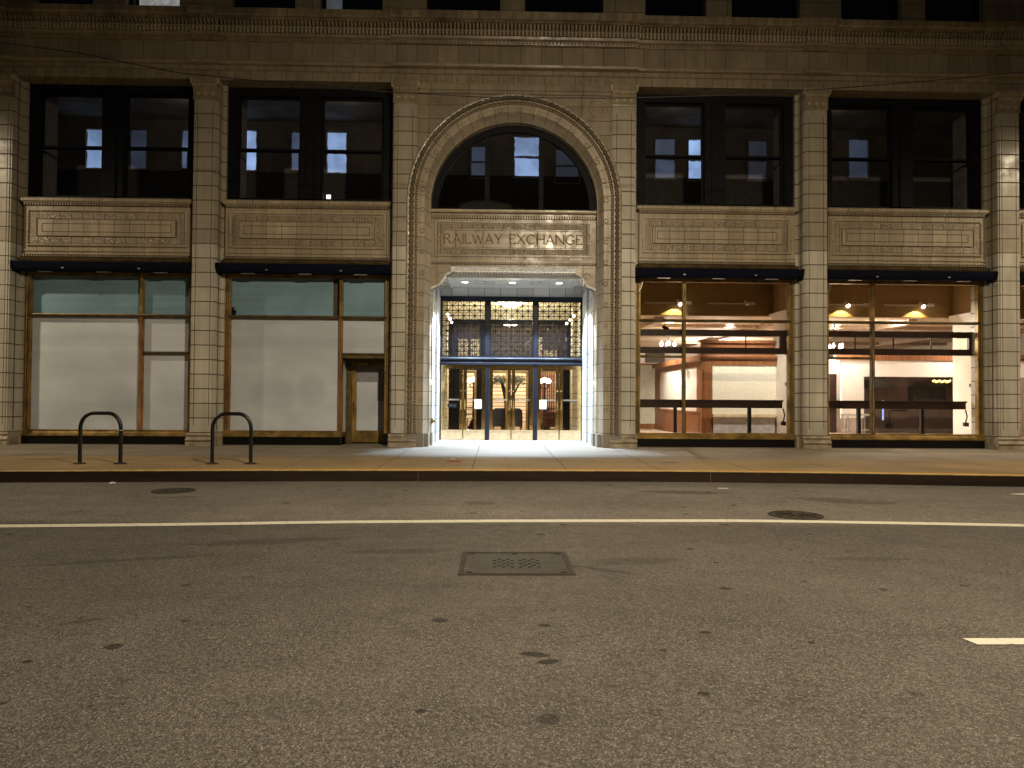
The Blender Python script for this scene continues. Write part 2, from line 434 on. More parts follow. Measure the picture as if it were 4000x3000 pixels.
def castiron():
    t = NT('worn_cast_iron')
    X, Y, Z = t.sep(t.obj)
    gx = t.m('ABSOLUTE', t.m('SUBTRACT', t.m('FRACT', t.m('MULTIPLY', X, 14.)), .5)); gy = t.m('ABSOLUTE', t.m('SUBTRACT', t.m('FRACT', t.m('MULTIPLY', Y, 14.)), .5))
    g = t.m('MAXIMUM', gx, gy)
    k = t.mr(t.noise(9, 4), .3, .7, .7, 1.3)
    c = t.mix(1., (.050, .043, .033), t.comb(k, k, k), 'MULTIPLY')
    c = t.mix(t.mr(g, .40, .46, 0., .45), c, (.022, .019, .015))
    t.bump(t.m('ADD', t.m('MULTIPLY', g, -.8), t.noise(50, 3)), .5, .01)
    return t.done(c, .55, .4)
M['iron'] = castiron()

# ------------------------------------------------------------------ mesh builder
class MB:
    def __init__(s):
        s.v, s.f, s.mi, s.uv = [], [], [], {}
    def face(s, pts, m=0, uv=None):
        b = len(s.v); s.v += [tuple(p) for p in pts]
        s.f.append(tuple(range(b, b+len(pts)))); s.mi.append(m)
        if uv: s.uv[len(s.f)-1] = uv
    def add(s, vs, fs, m=0):
        b = len(s.v); s.v += [tuple(p) for p in vs]
        for q in fs: s.f.append(tuple(b+i for i in q)); s.mi.append(m)
    def box(s, x0, x1, y0, y1, z0, z1, m=0):
        s.add([(x0,y0,z0),(x1,y0,z0),(x1,y1,z0),(x0,y1,z0),(x0,y0,z1),(x1,y0,z1),(x1,y1,z1),(x0,y1,z1)],
              [(0,3,2,1),(4,5,6,7),(0,1,5,4),(1,2,6,5),(2,3,7,6),(3,0,4,7)], m)
        return s
    def prism(s, prof, x0, x1, m=0):                     # (y, z) profile run along X
        n = len(prof)
        vs = [(x0, y, z) for y, z in prof] + [(x1, y, z) for y, z in prof]
        s.add(vs, [tuple(range(n-1, -1, -1)), tuple(range(n, 2*n))] + [(i, (i+1) % n, n+(i+1) % n, n+i) for i in range(n)], m)
        return s
    def slab(s, outline, y0, y1, m=0):                   # (x, z) outline given thickness in Y
        n = len(outline)
        vs = [(x, y0, z) for x, z in outline] + [(x, y1, z) for x, z in outline]
        s.add(vs, [tuple(range(n)), tuple(range(2*n-1, n-1, -1))] + [((i+1) % n, i, n+i, n+(i+1) % n) for i in range(n)], m)
        return s
    def plate(s, outline, z0, z1, m=0):                  # (x, y) outline given thickness in Z
        n = len(outline)
        vs = [(x, y, z0) for x, y in outline] + [(x, y, z1) for x, y in outline]
        s.add(vs, [tuple(range(n-1, -1, -1)), tuple(range(n, 2*n))] + [(i, (i+1) % n, n+(i+1) % n, n+i) for i in range(n)], m)
        return s
    def frame(s, x0, x1, z0, z1, w, y0, y1, m=0):        # four butted bars in an XZ plane
        s.box(x0, x1, y0, y1, z0, z0+w, m); s.box(x0, x1, y0, y1, z1-w, z1, m)
        s.box(x0, x0+w, y0, y1, z0+w, z1-w, m); s.box(x1-w, x1, y0, y1, z0+w, z1-w, m)
        return s
    def tube(s, pts, r, n=8, m=0, cap=True):
        pts = [Vector(p) for p in pts]
        rs = r if isinstance(r, (list, tuple)) else [r]*len(pts)
        rings = []
        ref = None
        for i, p in enumerate(pts):
            d = (pts[min(i+1, len(pts)-1)] - pts[max(i-1, 0)]).normalized()
            if ref is None:
                ref = d.orthogonal().normalized()
            ref = (ref - d*ref.dot(d)).normalized()
            b = d.cross(ref)
            rings.append([p + (ref*math.cos(2*PI*k/n) + b*math.sin(2*PI*k/n))*rs[i] for k in range(n)])
        fs = []
        for i in range(len(rings)-1):
            for k in range(n):
                fs.append((i*n+k, i*n+(k+1) % n, (i+1)*n+(k+1) % n, (i+1)*n+k))
        if cap:
            fs.append(tuple(range(n-1, -1, -1))); fs.append(tuple((len(rings)-1)*n+k for k in range(n)))
        s.add([v for g in rings for v in g], fs, m)
        return s
    def lathe(s, cx, cy, prof, n=20, m=0):               # (r, z)
        vs, fs = [], []
        for r, z in prof:
            vs += [(cx+r*math.cos(2*PI*k/n), cy+r*math.sin(2*PI*k/n), z) for k in range(n)]
        for i in range(len(prof)-1):
            for k in range(n):
                fs.append((i*n+k, i*n+(k+1) % n, (i+1)*n+(k+1) % n, (i+1)*n+k))
        fs.append(tuple(range(n-1, -1, -1))); fs.append(tuple((len(prof)-1)*n+k for k in range(n)))
        s.add(vs, fs, m)
        return s
    def ball(s, c, r, m=0, n=8):
        prof = [(r*math.sin(PI*i/6)+1e-4, c[2]-r*math.cos(PI*i/6)) for i in range(7)]
        return s.lathe(c[0], c[1], prof, n, m)
    def build(s, name, mats, parent=None, smooth=False):
        me = bpy.data.meshes.new(name)
        me.from_pydata(s.v, [], s.f)
        if not isinstance(mats, (list, tuple)): mats = [mats]
        for m in mats: me.materials.append(M[m] if isinstance(m, str) else m)
        me.polygons.foreach_set('material_index', s.mi)
        if s.uv:
            ul = me.uv_layers.new(name='UVMap')
            for fi, uvs in s.uv.items():
                for li, q in zip(me.polygons[fi].loop_indices, uvs): ul.data[li].uv = q
        bm = bmesh.new(); bm.from_mesh(me)
        bmesh.ops.remove_doubles(bm, verts=bm.verts, dist=.00005) if smooth else None
        bmesh.ops.recalc_face_normals(bm, faces=bm.faces)
        bm.to_mesh(me); bm.free()
        if smooth:
            me.polygons.foreach_set('use_smooth', [True]*len(me.polygons))
            me.set_sharp_from_angle(angle=R(40))
        o = bpy.data.objects.new(name, me)
        COL.objects.link(o)
        if parent: adopt(o, parent)
        return o
WORLD = {}
def adopt(o, parent):
    o.parent = parent
    r = parent
    m = WORLD.get(r.name)
    if m: o.matrix_parent_inverse = m
def thing(name, label, cat, loc=(0,0,0), group=None):
    o = bpy.data.objects.new(name, None)
    o.empty_display_size = .2
    o.location = loc
    COL.objects.link(o)
    WORLD[o.name] = Matrix.Translation(loc).inverted()
    o['label'] = label; o['category'] = cat
    if group: o['group'] = group
    return o
def tag(o, label, cat, group=None):
    o['label'] = label; o['category'] = cat
    if group: o['group'] = group
    return o
def structure(o):
    o['kind'] = 'structure'
    return o

# ================================================================== GROUND
KERB = [(-60, -6.75), (-20, -6.75), (-13, -6.72), (-9, -6.64), (-4.4, -6.32), (-.2, -6.16), (3.3, -6.14), (6.6, -6.36), (9.7, -6.72), (14, -6.8), (60, -6.8)]
def smooth_line(pts, step=.5):
    out = []
    for (a, b) in zip(pts, pts[1:]):
        n = max(1, int(abs(b[0]-a[0])/step)) if abs(a[0]) < 16 else 1
        for i in range(n):
            q = i/n; out.append((a[0]+(b[0]-a[0])*q, a[1]+(b[1]-a[1])*q))
    out.append(pts[-1])
    for _ in range(3):
        out = [out[0]] + [(p[0], (a[1]+2*p[1]+c[1])/4) for a, p, c in zip(out, out[1:], out[2:])] + [out[-1]]
    return out
kl = smooth_line(KERB)
mb = MB(); mb.face([(-60, -60, 0), (60, -60, 0), (60, -5.5, 0), (-60, -5.5, 0)])
structure(mb.build('road', 'asphalt'))
mb = MB()
for a, b in zip(kl, kl[1:]):
    mb.face([(a[0], a[1], .2), (b[0], b[1], .2), (b[0], 1.4, .2), (a[0], 1.4, .2)])
structure(mb.build('sidewalk', 'concrete'))
mb = MB()
for i, (a, b) in enumerate(zip(kl, kl[1:])):
    d = .012
    mb.face([(a[0], a[1]-d, -.02), (b[0], b[1]-d, -.02), (b[0], b[1]-d, .196), (a[0], a[1]-d, .196)])
    mb.face([(a[0], a[1]-d, .196), (b[0], b[1]-d, .196), (b[0], b[1]+.05, .204), (a[0], a[1]+.05, .204)], 1)
def kerb_y(x):
    for a, b in zip(kl, kl[1:]):
        if a[0] <= x <= b[0]: return a[1]+(b[1]-a[1])*(x-a[0])/(b[0]-a[0])
M['kerbtop'] = plain('kerb_top_edge', (.42, .34, .20), .6, var=.45, scale=5)
for x in (-9.3, -1.43, 4.1, 9.9):
    y = kerb_y(x)-.013
    mb.box(x-.006, x+.006, y-.004, y+.02, 0, .197, 2)
structure(mb.build('kerb', ['kerb', 'kerbtop', 'joint']))
# lane line with its kinks, painted 4 mm above the asphalt
LINE = [(-40, -11.0), (-9, -10.93), (-5.94, -10.86), (-3.86, -10.72), (-2.03, -10.53), (.07, -10.42), (3.24, -10.36), (3.9, -10.40), (5.5, -10.53), (6.8, -10.66), (9, -10.8), (40, -11)]
mb = MB()
ln = smooth_line(LINE, .25)
for a, b in zip(ln, ln[1:]):
    mb.face([(a[0], a[1]-.095, .004), (b[0], b[1]-.095, .004), (b[0], b[1]+.095, .004), (a[0], a[1]+.095, .004)])
structure(mb.build('lane_line', 'paint'))
mb = MB()
for k in range(3):
    x = 3.15+k*12.2
    mb.face([(x+.01, -14.95, .004), (x+3.05, -14.95, .004), (x+3.05, -14.835, .004), (x-.02, -14.835, .004)] if k else
            [(x+.01, -14.95, .004), (x+3.05, -14.95, .004), (x+3.05, -14.832, .004), (x-.01, -14.832, .004)])
structure(mb.build('dashed_lane_line', 'paint'))
mb = MB()
mb.face([(8.72, -7.72, .004), (9.05, -7.9, .004), (10.6, -8.1, .004), (10.6, -7.55, .004), (9.1, -7.6, .004)])
structure(mb.build('road_arrow_marking', 'paint'))

# ================================================================== BUILDING
B = thing('commercial_building', 'cream glazed terracotta building front with a round arched entrance, piers and dark upper windows', 'building', (.52, .5, .2))
CX = .51
PIL = [-13.6, -8.05, -2.545, 3.56, 9.0, 14.52]
BAY = [(-13.17, -8.48), (-7.62, -2.975), (3.99, 8.57), (9.43, 14.09), (14.95, 20.2)]
BAYS_ALL = [(-18.8, -14.03)] + BAY

# pilasters
for i, c in enumerate(PIL + [-19.3, 20.7]):
    mb = MB()
    entr = i in (2, 3)
    mb.box(c-.43, c+.43, .42, 1.0, .2, 10.33)
    mb.box(c-.34, c+.34, .075, .42, .2, 10.33)
    mb.box(c-.325, c+.325, .05, .075, .55, 10.33)
    mb.box(c-.31, c+.31, .022, .05, .55, 10.33)
    mb.box(c-.265, c+.265, .0, .022, .55, 9.75)
    o = mb.build('pilaster', 'pil', B)
    mj = MB()
    for sx in (-1, 1):
        mj.box(c+sx*.205-.008, c+sx*.205+.008, -.003, .01, .75, 9.55)
        mj.box(c+sx*.344-.004, c+sx*.344+.004, .20, .235, .6, 10.3)
    mj.frame(c-.36, c+.36, .6, 9.65, .012, .05, .062) if False else None
    mj.build('bead_line', 'joint', o)
    # capital
    mc = MB()
    mc.prism([(.06,9.75),(-.01,9.75),(-.02,9.80),(0,9.83),(-.005,9.98),(-.03,10.02),(-.03,10.06),(-.06,10.09),(-.06,10.16),(-.12,10.24),(-.12,10.34),(.06,10.34)], c-.335, c+.335)
    for k in range(8):
        x = c-.30+k*.6/7
        mc.box(x-.022, x+.022, -.10, -.05, 10.09, 10.16, 1)
    for k in range(3):
        mc.tube([(c-.2+k*.2, 0, 9.91), (c-.2+k*.2, -.025, 9.91)], .05, 8, 1)
    mc.prism([(.06,10.165),(-.06,10.165),(-.10,10.245),(-.105,10.325),(.06,10.325)], c-.385, c+.385, 1)
    for zz in (10.163,): mc.box(c-.337, c+.337, -.052 if zz > 10 else -.012, .03, zz-.01, zz+.002, 2)  # dark strip painted for the shade below the capital's top slab
    mc.build('capital', ['orn2', 'orn', 'joint'], o)
    mp = MB()
    mp.prism([(.13,.2),(-.09,.2),(-.09,.29),(-.05,.31),(-.10,.36),(-.05,.42),(-.035,.44),(-.06,.50),(-.01,.55),(.13,.55)], c-.385, c+.385)
    mp.box(c-.432, c+.432, .30, .41, .2, .55); mp.box(c-.36, c+.36, .13, .30, .2, .55)
    mp.build('base', 'plinth', o)

# lintel band, frieze and cornice (breaking forward over pilasters and over the entrance)
mb = MB()
X0, X1 = -22, 24
mb.prism([(.02,10.33),(.02,10.56),(.0,10.57),(.0,10.70),(-.015,10.71),(.05,10.71),(.05,10.84),(1.,10.84),(1.,10.33)], X0, X1)
mb.build('lintel_band', 'frz2', B)
mb = MB()
k = 0
for x in [X0+.43*i for i in range(int((X1-X0)/.43))]:
    mb.tube([(x+.28, .03, 10.45), (x+.28, -.012, 10.45)], .062, 10)
mb.build('rosette_row', 'orn2', B)
mb = MB()
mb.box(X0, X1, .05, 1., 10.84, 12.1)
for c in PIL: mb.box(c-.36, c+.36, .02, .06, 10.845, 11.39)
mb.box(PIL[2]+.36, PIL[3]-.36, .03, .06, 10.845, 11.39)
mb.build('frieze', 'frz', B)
def breaks():
    segs = []
    for c in PIL: segs.append((c-.38, c+.38, .07))
    segs.append((PIL[2]+.38, PIL[3]-.38, .07))
    return segs
def run(prof, name, mat):
    mb = MB()
    mb.prism(prof, X0, X1)
    for a, b, d in breaks():
        ym = max(p[0] for p in prof)
        mb.prism([(y-d, z+.002) if y < ym else (y-.01, z+.002) for y, z in prof], a, b)
    return mb.build(name, mat, B)
run([(.06,10.705),(-.07,10.74),(-.09,10.80),(-.06,10.82),(-.06,10.84),(.06,10.84)], 'moulding', 'orn2')
run([(.06,11.40),(.0,11.40),(-.02,11.48),(-.10,11.51),(-.12,11.575),(.06,11.575)], 'moulding', 'orn2')
run([(.06,11.62),(-.08,11.62),(-.08,11.80),(.06,11.80)], 'dentil_bed', 'soot')  # darker tone in the gaps behind the dentils
run([(.06,11.885),(-.26,11.885),(-.26,11.92),(-.34,11.94),(-.38,11.98),(-.40,12.12),(-.37,12.14),(.06,12.17)], 'cornice', 'cor')
mb = MB(); mb2 = MB(); mb3 = MB()
n = int((X1-X0)/.105)
inb = lambda x: any(a < x < b for a, b, _ in breaks())
for i in range(n):
    x = X0+.105*i
    if not -16 < x < 17: continue
    d = .07 if inb(x) else 0
    mb.box(x, x+.055, -.17-d, -.075-d, 11.58, 11.71)
    mb2.prism([(-.075-d,11.74),(-.12-d,11.74),(-.21-d,11.884),(-.075-d,11.884)], x, x+.06)
    mb3.box(x, x+.06, -.05-d, .0-d, 11.425, 11.475)
mb.prism([(-.06,11.715),(-.185,11.715),(-.185,11.735),(-.06,11.738)], X0, X1)
mb.build('dentil_row', 'orn', B); mb2.build('fluted_row', 'orn2', B); mb3.build('bead_row', 'orn2', B)

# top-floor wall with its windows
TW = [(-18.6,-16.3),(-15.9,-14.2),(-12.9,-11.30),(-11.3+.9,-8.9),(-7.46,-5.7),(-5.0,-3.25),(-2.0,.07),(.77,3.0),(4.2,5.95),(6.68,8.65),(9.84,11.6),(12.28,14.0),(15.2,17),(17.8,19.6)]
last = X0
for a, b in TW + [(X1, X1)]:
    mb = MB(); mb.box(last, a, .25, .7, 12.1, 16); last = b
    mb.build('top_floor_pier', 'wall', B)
for a, b in TW:
    mb = MB(); mb.frame(a, b, 12.15, 15.8, .10, .45, .6); mb.box(a+.1, b-.1, .47, .55, 14, 14.08)
    o = mb.build('top_window', 'darkmetal', B)
    mg = MB(); mg.face([(a+.1, .53, 12.25), (b-.1, .53, 12.25), (b-.1, .53, 15.7), (a+.1, .53, 15.7)])
    mg.build('pane', 'glassup', o)
M['blind'] = emit('lit_window_blind', (.9, .85, .78), .42, noise=6)
mb = MB(); mb.face([(-10.3, .8, 12.4), (-8.9, .8, 12.4), (-8.9, .8, 15.6), (-10.3, .8, 15.6)]); mb.build('lit_blind', 'blind', B)
M['bluepane'] = emit('dim_blue_light', (.45, .55, .75), .10, noise=5)
mb = MB(); mb.face([(-4.95, .8, 12.4), (-4.5, .8, 12.4), (-4.5, .8, 15.6), (-4.95, .8, 15.6)]); mb.build('lit_blind', 'bluepane', B)

# spandrel panels
for (a, b) in BAYS_ALL:
    mb = MB()
    a2, b2 = a+.02, b-.02
    a, b = a+.05, b-.05
    mb.box(a-.06, b+.06, .43, .9, 5.38, 7.04)
    mb.box(a, b, .30, .429, 5.38, 6.92)
    mb.prism([(.428,6.921),(.22,6.921),(.19,6.95),(.19,7.01),(.24,7.05),(.428,7.05)], a-.05, b+.05)
    o = mb.build('spandrel_panel', 'spn', B)
    md = MB()
    nn = int((b-a)/.075)
    for i in range(nn):
        x = a+.02+i*(b-a-.04)/nn
        md.box(x, x+.042, .25, .302, 6.84, 6.90); md.box(x, x+.04, .24, .302, 5.40, 5.45)
    md.build('dentil_row', 'orn2', o)
    mm = MB()
    mm.box(a, b, .288, .302, 6.825, 6.905, 1); mm.box(a, b, .288, .302, 5.385, 5.46, 1)  # dark strips behind the dentil rows
    mm.box(a, b, .23, .302, 6.905, 6.918); mm.box(a, b, .23, .302, 5.46, 5.475)
    mm.box(a, b, .27, .302, 5.56, 5.60)
    mm.frame(a+.10, b-.10, 5.70, 6.72, .05, .268, .302)
    for xx, zz, hor in [(0, 5.725, 1), (0, 6.695, 1)]:
        nb = int((b-a-.3)/.085)
        for i in range(nb):
            x = a+.13+i*(b-a-.26)/nb
            mm.box(x, x+.055, .25, .27, zz-.016, zz+.016)
    for sx in (a+.125, b-.125):
        for i in range(10): mm.box(sx-.016, sx+.016, .25, .27, 5.78+i*.088, 5.78+i*.088+.055)
    mm.build('bead_moulding', ['orn', 'joint'], o)
    mf = MB(); mf.frame(a+.19, b-.19, 5.79, 6.63, .16, .285, .302)
    mf.build('fret_border', 'spf', o)
    mi = MB(); mi.box(a+.40, b-.40, .262, .302, 5.985, 6.435)
    mi.build('centre_tablet', 'spi', o)
    ml = MB()
    ml.frame(a+.385, b-.385, 5.97, 6.45, .014, .28, .296); ml.frame(a+.52, b-.52, 6.09, 6.33, .016, .257, .2615)
    ml.build('groove', 'joint', o)

# upper windows
UPW = []
for bi, (a, b) in enumerate(BAYS_ALL):
    mb = MB()
    zc = (a+b)/2
    z0, z1 = 7.05, 10.33
    mb.box(a, a+.26, .52, .75, z0, z1); mb.box(b-.26, b, .52, .75, z0, z1)
    mb.box(a+.26, b-.26, .52, .75, z1-.22, z1); mb.box(a+.26, b-.26, .52, .75, z0, z0+.10)
    mb.box(zc-.30, zc+.30, .48, .75, z0+.10, z1-.22)
    mb.box(zc-.10, zc+.10, .44, .478, z0+.10, z1-.22)
    o = mb.build('upper_window', 'darkmetal', B)
    for (p, q) in ((a+.26, zc-.30), (zc+.30, b-.26)):
        ms = MB()
        ms.frame(p, q, z0+.10, 8.62, .055, .60, .66); ms.frame(p, q, 8.54, z1-.22, .055, .68, .72)
        s_ = ms.build('sash', 'blackiron', o)
        mg = MB()
        mg.face([(p+.055, .63, z0+.155), (q-.055, .63, z0+.155), (q-.055, .63, 8.565), (p+.055, .63, 8.565)])
        mg.face([(p+.055, .70, 8.595), (q-.055, .70, 8.595), (q-.055, .70, z1-.275), (p+.055, .70, z1-.275)])
        mg.build('pane', 'glassup', s_)

# upper-floor rooms seen dimly through the panes
mb = MB()
mb.box(-22, 24, 7.0, 7.1, 7.0, 12.25); mb.box(-22, 24, 1., 7.0, 11.9, 12.2); mb.box(-22, 24, .95, 7.0, 6.6, 6.9)
mb.build('office_wall', 'upwall', B)
mb = MB(); mb.box(-22, 24, 6.96, 6.999, 6.9, 9.95); mb.build('added_dark_board', plain('added_board_dark', (.11, .095, .075), .9), B)  # dark board added to swallow lamplight on the lower back wall
mb = MB(); mb.box(-22, 24, 2.2, 2.7, 10.9, 11.9); mb.build('office_beam', 'darkmetal', B)
M['column'] = plain('dim_plaster_column', (.22, .185, .15), .85)
for c in PIL:
    mb = MB(); mb.box(c-.62, c+.62, 1.0, 1.5, 6.9, 11.9); mb.build('office_column', 'column', B)
COURT = [(-15.27,-14.52,11.43,10.05,.42),(-13.63,-13.1,11.43,10.05,.045),(-11.74,-11.22,11.45,10.08,.15),
 (-9.7,-9.03,11.47,10.05,.66),(-7.67,-7.25,11.44,10.08,.11),(-6.35,-5.67,11.45,10.0,.52),
 (-.93,-.41,11.0,9.9,.06),(.69,1.6,11.39,9.94,.5),(2.25,3.1,10.95,9.75,.035),
 (6.05,6.75,11.4,9.97,.085),(7.33,7.80,11.39,9.92,.66),(9.62,10.28,11.4,9.95,.022),(13.5,14.2,11.5,10.1,.05)]
for i, (xa, xb, zt, zb, s) in enumerate(COURT):
    xa, xb, zt, zb = xa-.03, xb+.03, zt+.04, zb-.04
    mt = emit('lit_court_glass', (.42, .61, 1), s*1.5, noise=1.1)
    mb = MB(); mb.frame(xa-.05, xb+.05, zb-.05, zt+.05, .05, 6.93, 6.99); mb.box(xa, xb, 6.94, 6.99, (zt+zb)/2-.02, (zt+zb)/2+.02)
    o = mb.build('court_window', 'upwall', B)
    mg = MB(); zm = (zt+zb)/2
    for (q0, q1) in ((zb, zm-.02), (zm+.02, zt)):
        pts = []
        for (x, z) in ((xa, q0), (xb, q0), (xb, q1), (xa, q1)):
            pts.append((x, z))
        ring = []
        for (p, q) in zip(pts, pts[1:]+pts[:1]):
            for j in range(5):
                u = j/5
                x, z = p[0]+(q[0]-p[0])*u, p[1]+(q[1]-p[1])*u
                cx, cz = (xa+xb)/2, (q0+q1)/2
                k = 1-random.uniform(0, .11)
                ring.append((cx+(x-cx)*k, 6.975, cz+(z-cz)*k))
        mg.face(ring)
    mg.build('pane', mt, o)
mb = MB(); mb.box(-5.83, -5.66, 3.0, 3.06, 7.25, 7.75)
# a small lit exit box hung inside the second bay
ex = MB(); ex.box(-4.98, -4.86, 1.15, 1.19, 7.20, 7.48)
tag(ex.build('exit_sign', ['exit']), 'small glowing pinkish white exit box behind the second upper window', 'sign')
point('exit_glow', (-4.80, 1.0, 7.36), .8, (1, .6, .75), .05)

for x in (-10.8, -5.2, .6, 6.3, 11.9): point('added_office_fill', (x, 4.5, 11.6), 5, (1, .82, .62), .3)  # unseen fill lamps added to lift the dark upper rooms
# wall plate round the arch
mb = MB()
SPR = 7.06
N = 48
inner = [(CX-2.9*math.cos(PI*i/N), SPR+2.9*math.sin(PI*i/N)) for i in range(N+1)]
outer = []
for i in range(N+1):
    th = PI*i/N; dx, dz = -math.cos(th), math.sin(th)
    kx = 3.08/abs(dx) if abs(dx) > 1e-6 else 1e9
    kz = 3.27/dz if dz > 1e-6 else 1e9
    k = min(kx, kz); outer.append((CX+dx*k, SPR+dz*k))
for i in range(N):
    mb.face([(inner[i][0], .09, inner[i][1]), (inner[i+1][0], .09, inner[i+1][1]), (outer[i+1][0], .09, outer[i+1][1]), (outer[i][0], .09, outer[i][1])])
mb.box(-2.25, 3.27, .03, .09, 10.06, 10.33, 0)
mb.build('arch_wall', 'wall', B)
for sx in (-1, 1):                                       # roundels in the spandrel corners
    mb = MB()
    x, z = CX+sx*2.33, 9.72
    
    pts = [(x+.25*math.cos(2*PI*k/20), .088, z+.25*math.sin(2*PI*k/20)) for k in range(21)]
    mb.tube(pts, .018, 6)
    pts = [(x+.14*math.cos(2*PI*k/16), .088, z+.14*math.sin(2*PI*k/16)) for k in range(17)]
    mb.tube(pts, .014, 6)
    xa, xb = sorted((CX+sx*2.72, CX+sx*2.70))
    mb.build('roundel', 'orn2', B)
    mb = MB(); mb.box(xa, xb, .06, .092, 7.2, 10.05); mb.build('edge_fillet', 'orn2', B)

# arch ring and jambs: one moulded profile swept up, round and down
def sweep(prof, name, mat, z0=.56, smooth=True, seg=.13, fn=None, parent=None, closed=False):
    mb = MB()
    path = []
    hgt = SPR-z0
    nj = max(2, int(hgt/seg)); na = max(24, int(PI*2.7/seg))
    for i in range(nj): path.append((hgt*i/nj, 0, z0+hgt*i/nj, -1))
    for i in range(na+1): path.append((hgt+PI*2.7*i/na, PI*i/na, None, 0))
    for i in range(nj): path.append((hgt+PI*2.7+hgt*(i+1)/nj, PI, SPR-hgt*(i+1)/nj, 1))
    def pos(st, r, y):
        s, th, z, side = st
        if side == -1: return (CX-r, y, z)
        if side == 1: return (CX+r, y, z)
        return (CX-r*math.cos(th), y, SPR+r*math.sin(th))
    rows = []
    for st in path:
        pr = prof if fn is None else fn(st[0])
        rows.append((st, [pos(st, r, y) for r, y in pr]))
    np_ = len(rows[0][1])
    for (s0, a), (s1, b) in zip(rows, rows[1:]):
        for k in range(np_ if closed else np_-1):
            k2 = (k+1) % np_
            mb.face([a[k], b[k], b[k2], a[k2]], 0, [(s0[0], k*.1), (s1[0], k*.1), (s1[0], k2*.1), (s0[0], k2*.1)])
    return mb.build(name, mat, parent or B, smooth)
AR = sweep([(3.0,.12),(3.0,-.02),(2.97,-.05),(2.93,-.03),(2.80,-.03),(2.79,-.07),(2.765,-.07),(2.755,-.0),(2.70,.0),(2.695,.03),(2.63,.03),(2.625,.022),(2.60,.022),(2.595,.03),(2.50,.03),(2.485,.06),(2.42,.36),(2.40,.38),(2.40,.42),(2.37,.44),(2.37,1.0)], 'arch_surround', 'arch')
def rope(s):
    k = .5+.5*math.sin(s*2*PI/.16)
    r = .045+.022*k
    return [(2.865+r*math.cos(2*PI*j/8), -.045+(r+.01*k)*math.sin(2*PI*j/8)*1.0) for j in range(8)]
sweep(None, 'rope_moulding', 'soot', seg=.032, fn=rope, parent=AR, closed=True)
sweep([(2.757,-.002),(2.757,-.006),(2.70,-.006),(2.70,-.002)], 'bead_groove', 'joint', parent=AR)
mb = MB(); mr_ = MB()
hgt = SPR-.56; L = 2*hgt+PI*2.73
def apos(s, r, y):
    if s < hgt: return (CX-r, y, .56+s)
    if s < hgt+PI*2.73:
        th = (s-hgt)/2.73; return (CX-r*math.cos(th), y, SPR+r*math.sin(th))
    return (CX+r, y, SPR-(s-hgt-PI*2.73))
s = .05
while s < L-.03:
    x, y, z = apos(s, 2.728, -.0065)
    mb.add([(x-.026,y,z),(x+.026,y,z),(x,y,z-.026),(x,y,z+.026),(x,y-.022,z)], [(0,2,4),(2,1,4),(1,3,4),(3,0,4)])
    s += .078
mb.build('bead_moulding', 'orn', AR)
s = .35
while s < L-.2:
    x, y, z = apos(s, 2.56, .02)
    mr_.tube([(x+.058*math.cos(2*PI*k/12), .02, z+.058*math.sin(2*PI*k/12)) for k in range(13)], .011, 5)
    mr_.tube([(x, .03, z), (x, .012, z)], .04, 10, 1)
    s += .587
mr_.build('ring_ornament', ['orn2', 'orn'], AR)
for sx in (-1, 1):
    mb = MB()
    xs = sorted((CX+sx*3.0, CX+sx*2.47)); mb.box(xs[0], xs[1], -.06, .5, .2, .56)
    xs = sorted((CX+sx*2.47, CX+sx*2.35)); mb.box(xs[0], xs[1], .10, .68, .2, .56)
    xs = sorted((CX+sx*2.35, CX+sx*2.30)); mb.box(xs[0], xs[1], .62, 1.05, .2, .56)
    mb.build('jamb_block', 'granite', AR)

# arched window over the entrance
def half_ring(r0, r1, y0, y1, z0, n=40):
    mb = MB()
    pin = [(CX-r0*math.cos(PI*i/n), SPR+r0*math.sin(PI*i/n)) for i in range(n+1)]
    pou = [(CX-r1*math.cos(PI*i/n), SPR+r1*math.sin(PI*i/n)) for i in range(n+1)]
    for i in range(n):
        a, b, c, d = pin[i], pin[i+1], pou[i+1], pou[i]
        mb.face([(a[0],y0,a[1]),(b[0],y0,b[1]),(c[0],y0,c[1]),(d[0],y0,d[1])])
        mb.face([(a[0],y0,a[1]),(b[0],y0,b[1]),(b[0],y1,b[1]),(a[0],y1,a[1])])
    return mb
mb = half_ring(2.18, 2.40, .70, .80, SPR)
mb.box(CX-2.37, CX-2.2, .70, .80, 6.96, SPR); mb.box(CX+2.2, CX+2.37, .70, .80, 6.96, SPR)
mb.box(CX-2.2, CX+2.2, .71, .80, 6.96, 7.02)
for x in (-.27, 1.29): mb.box(x-.065, x+.065, .715, .80, 7.02, SPR+math.sqrt(2.2**2-(x-CX)**2))
o = mb.build('arched_window', 'blackiron', B)
mg = MB(); n = 40
mg.face([(CX-2.25, .77, 6.98)] + [(CX-2.25*math.cos(PI*i/n), .77, SPR+2.25*math.sin(PI*i/n)) for i in range(n+1)] + [(CX+2.25, .77, 6.98)])
mg.build('pane', 'glassup', o)

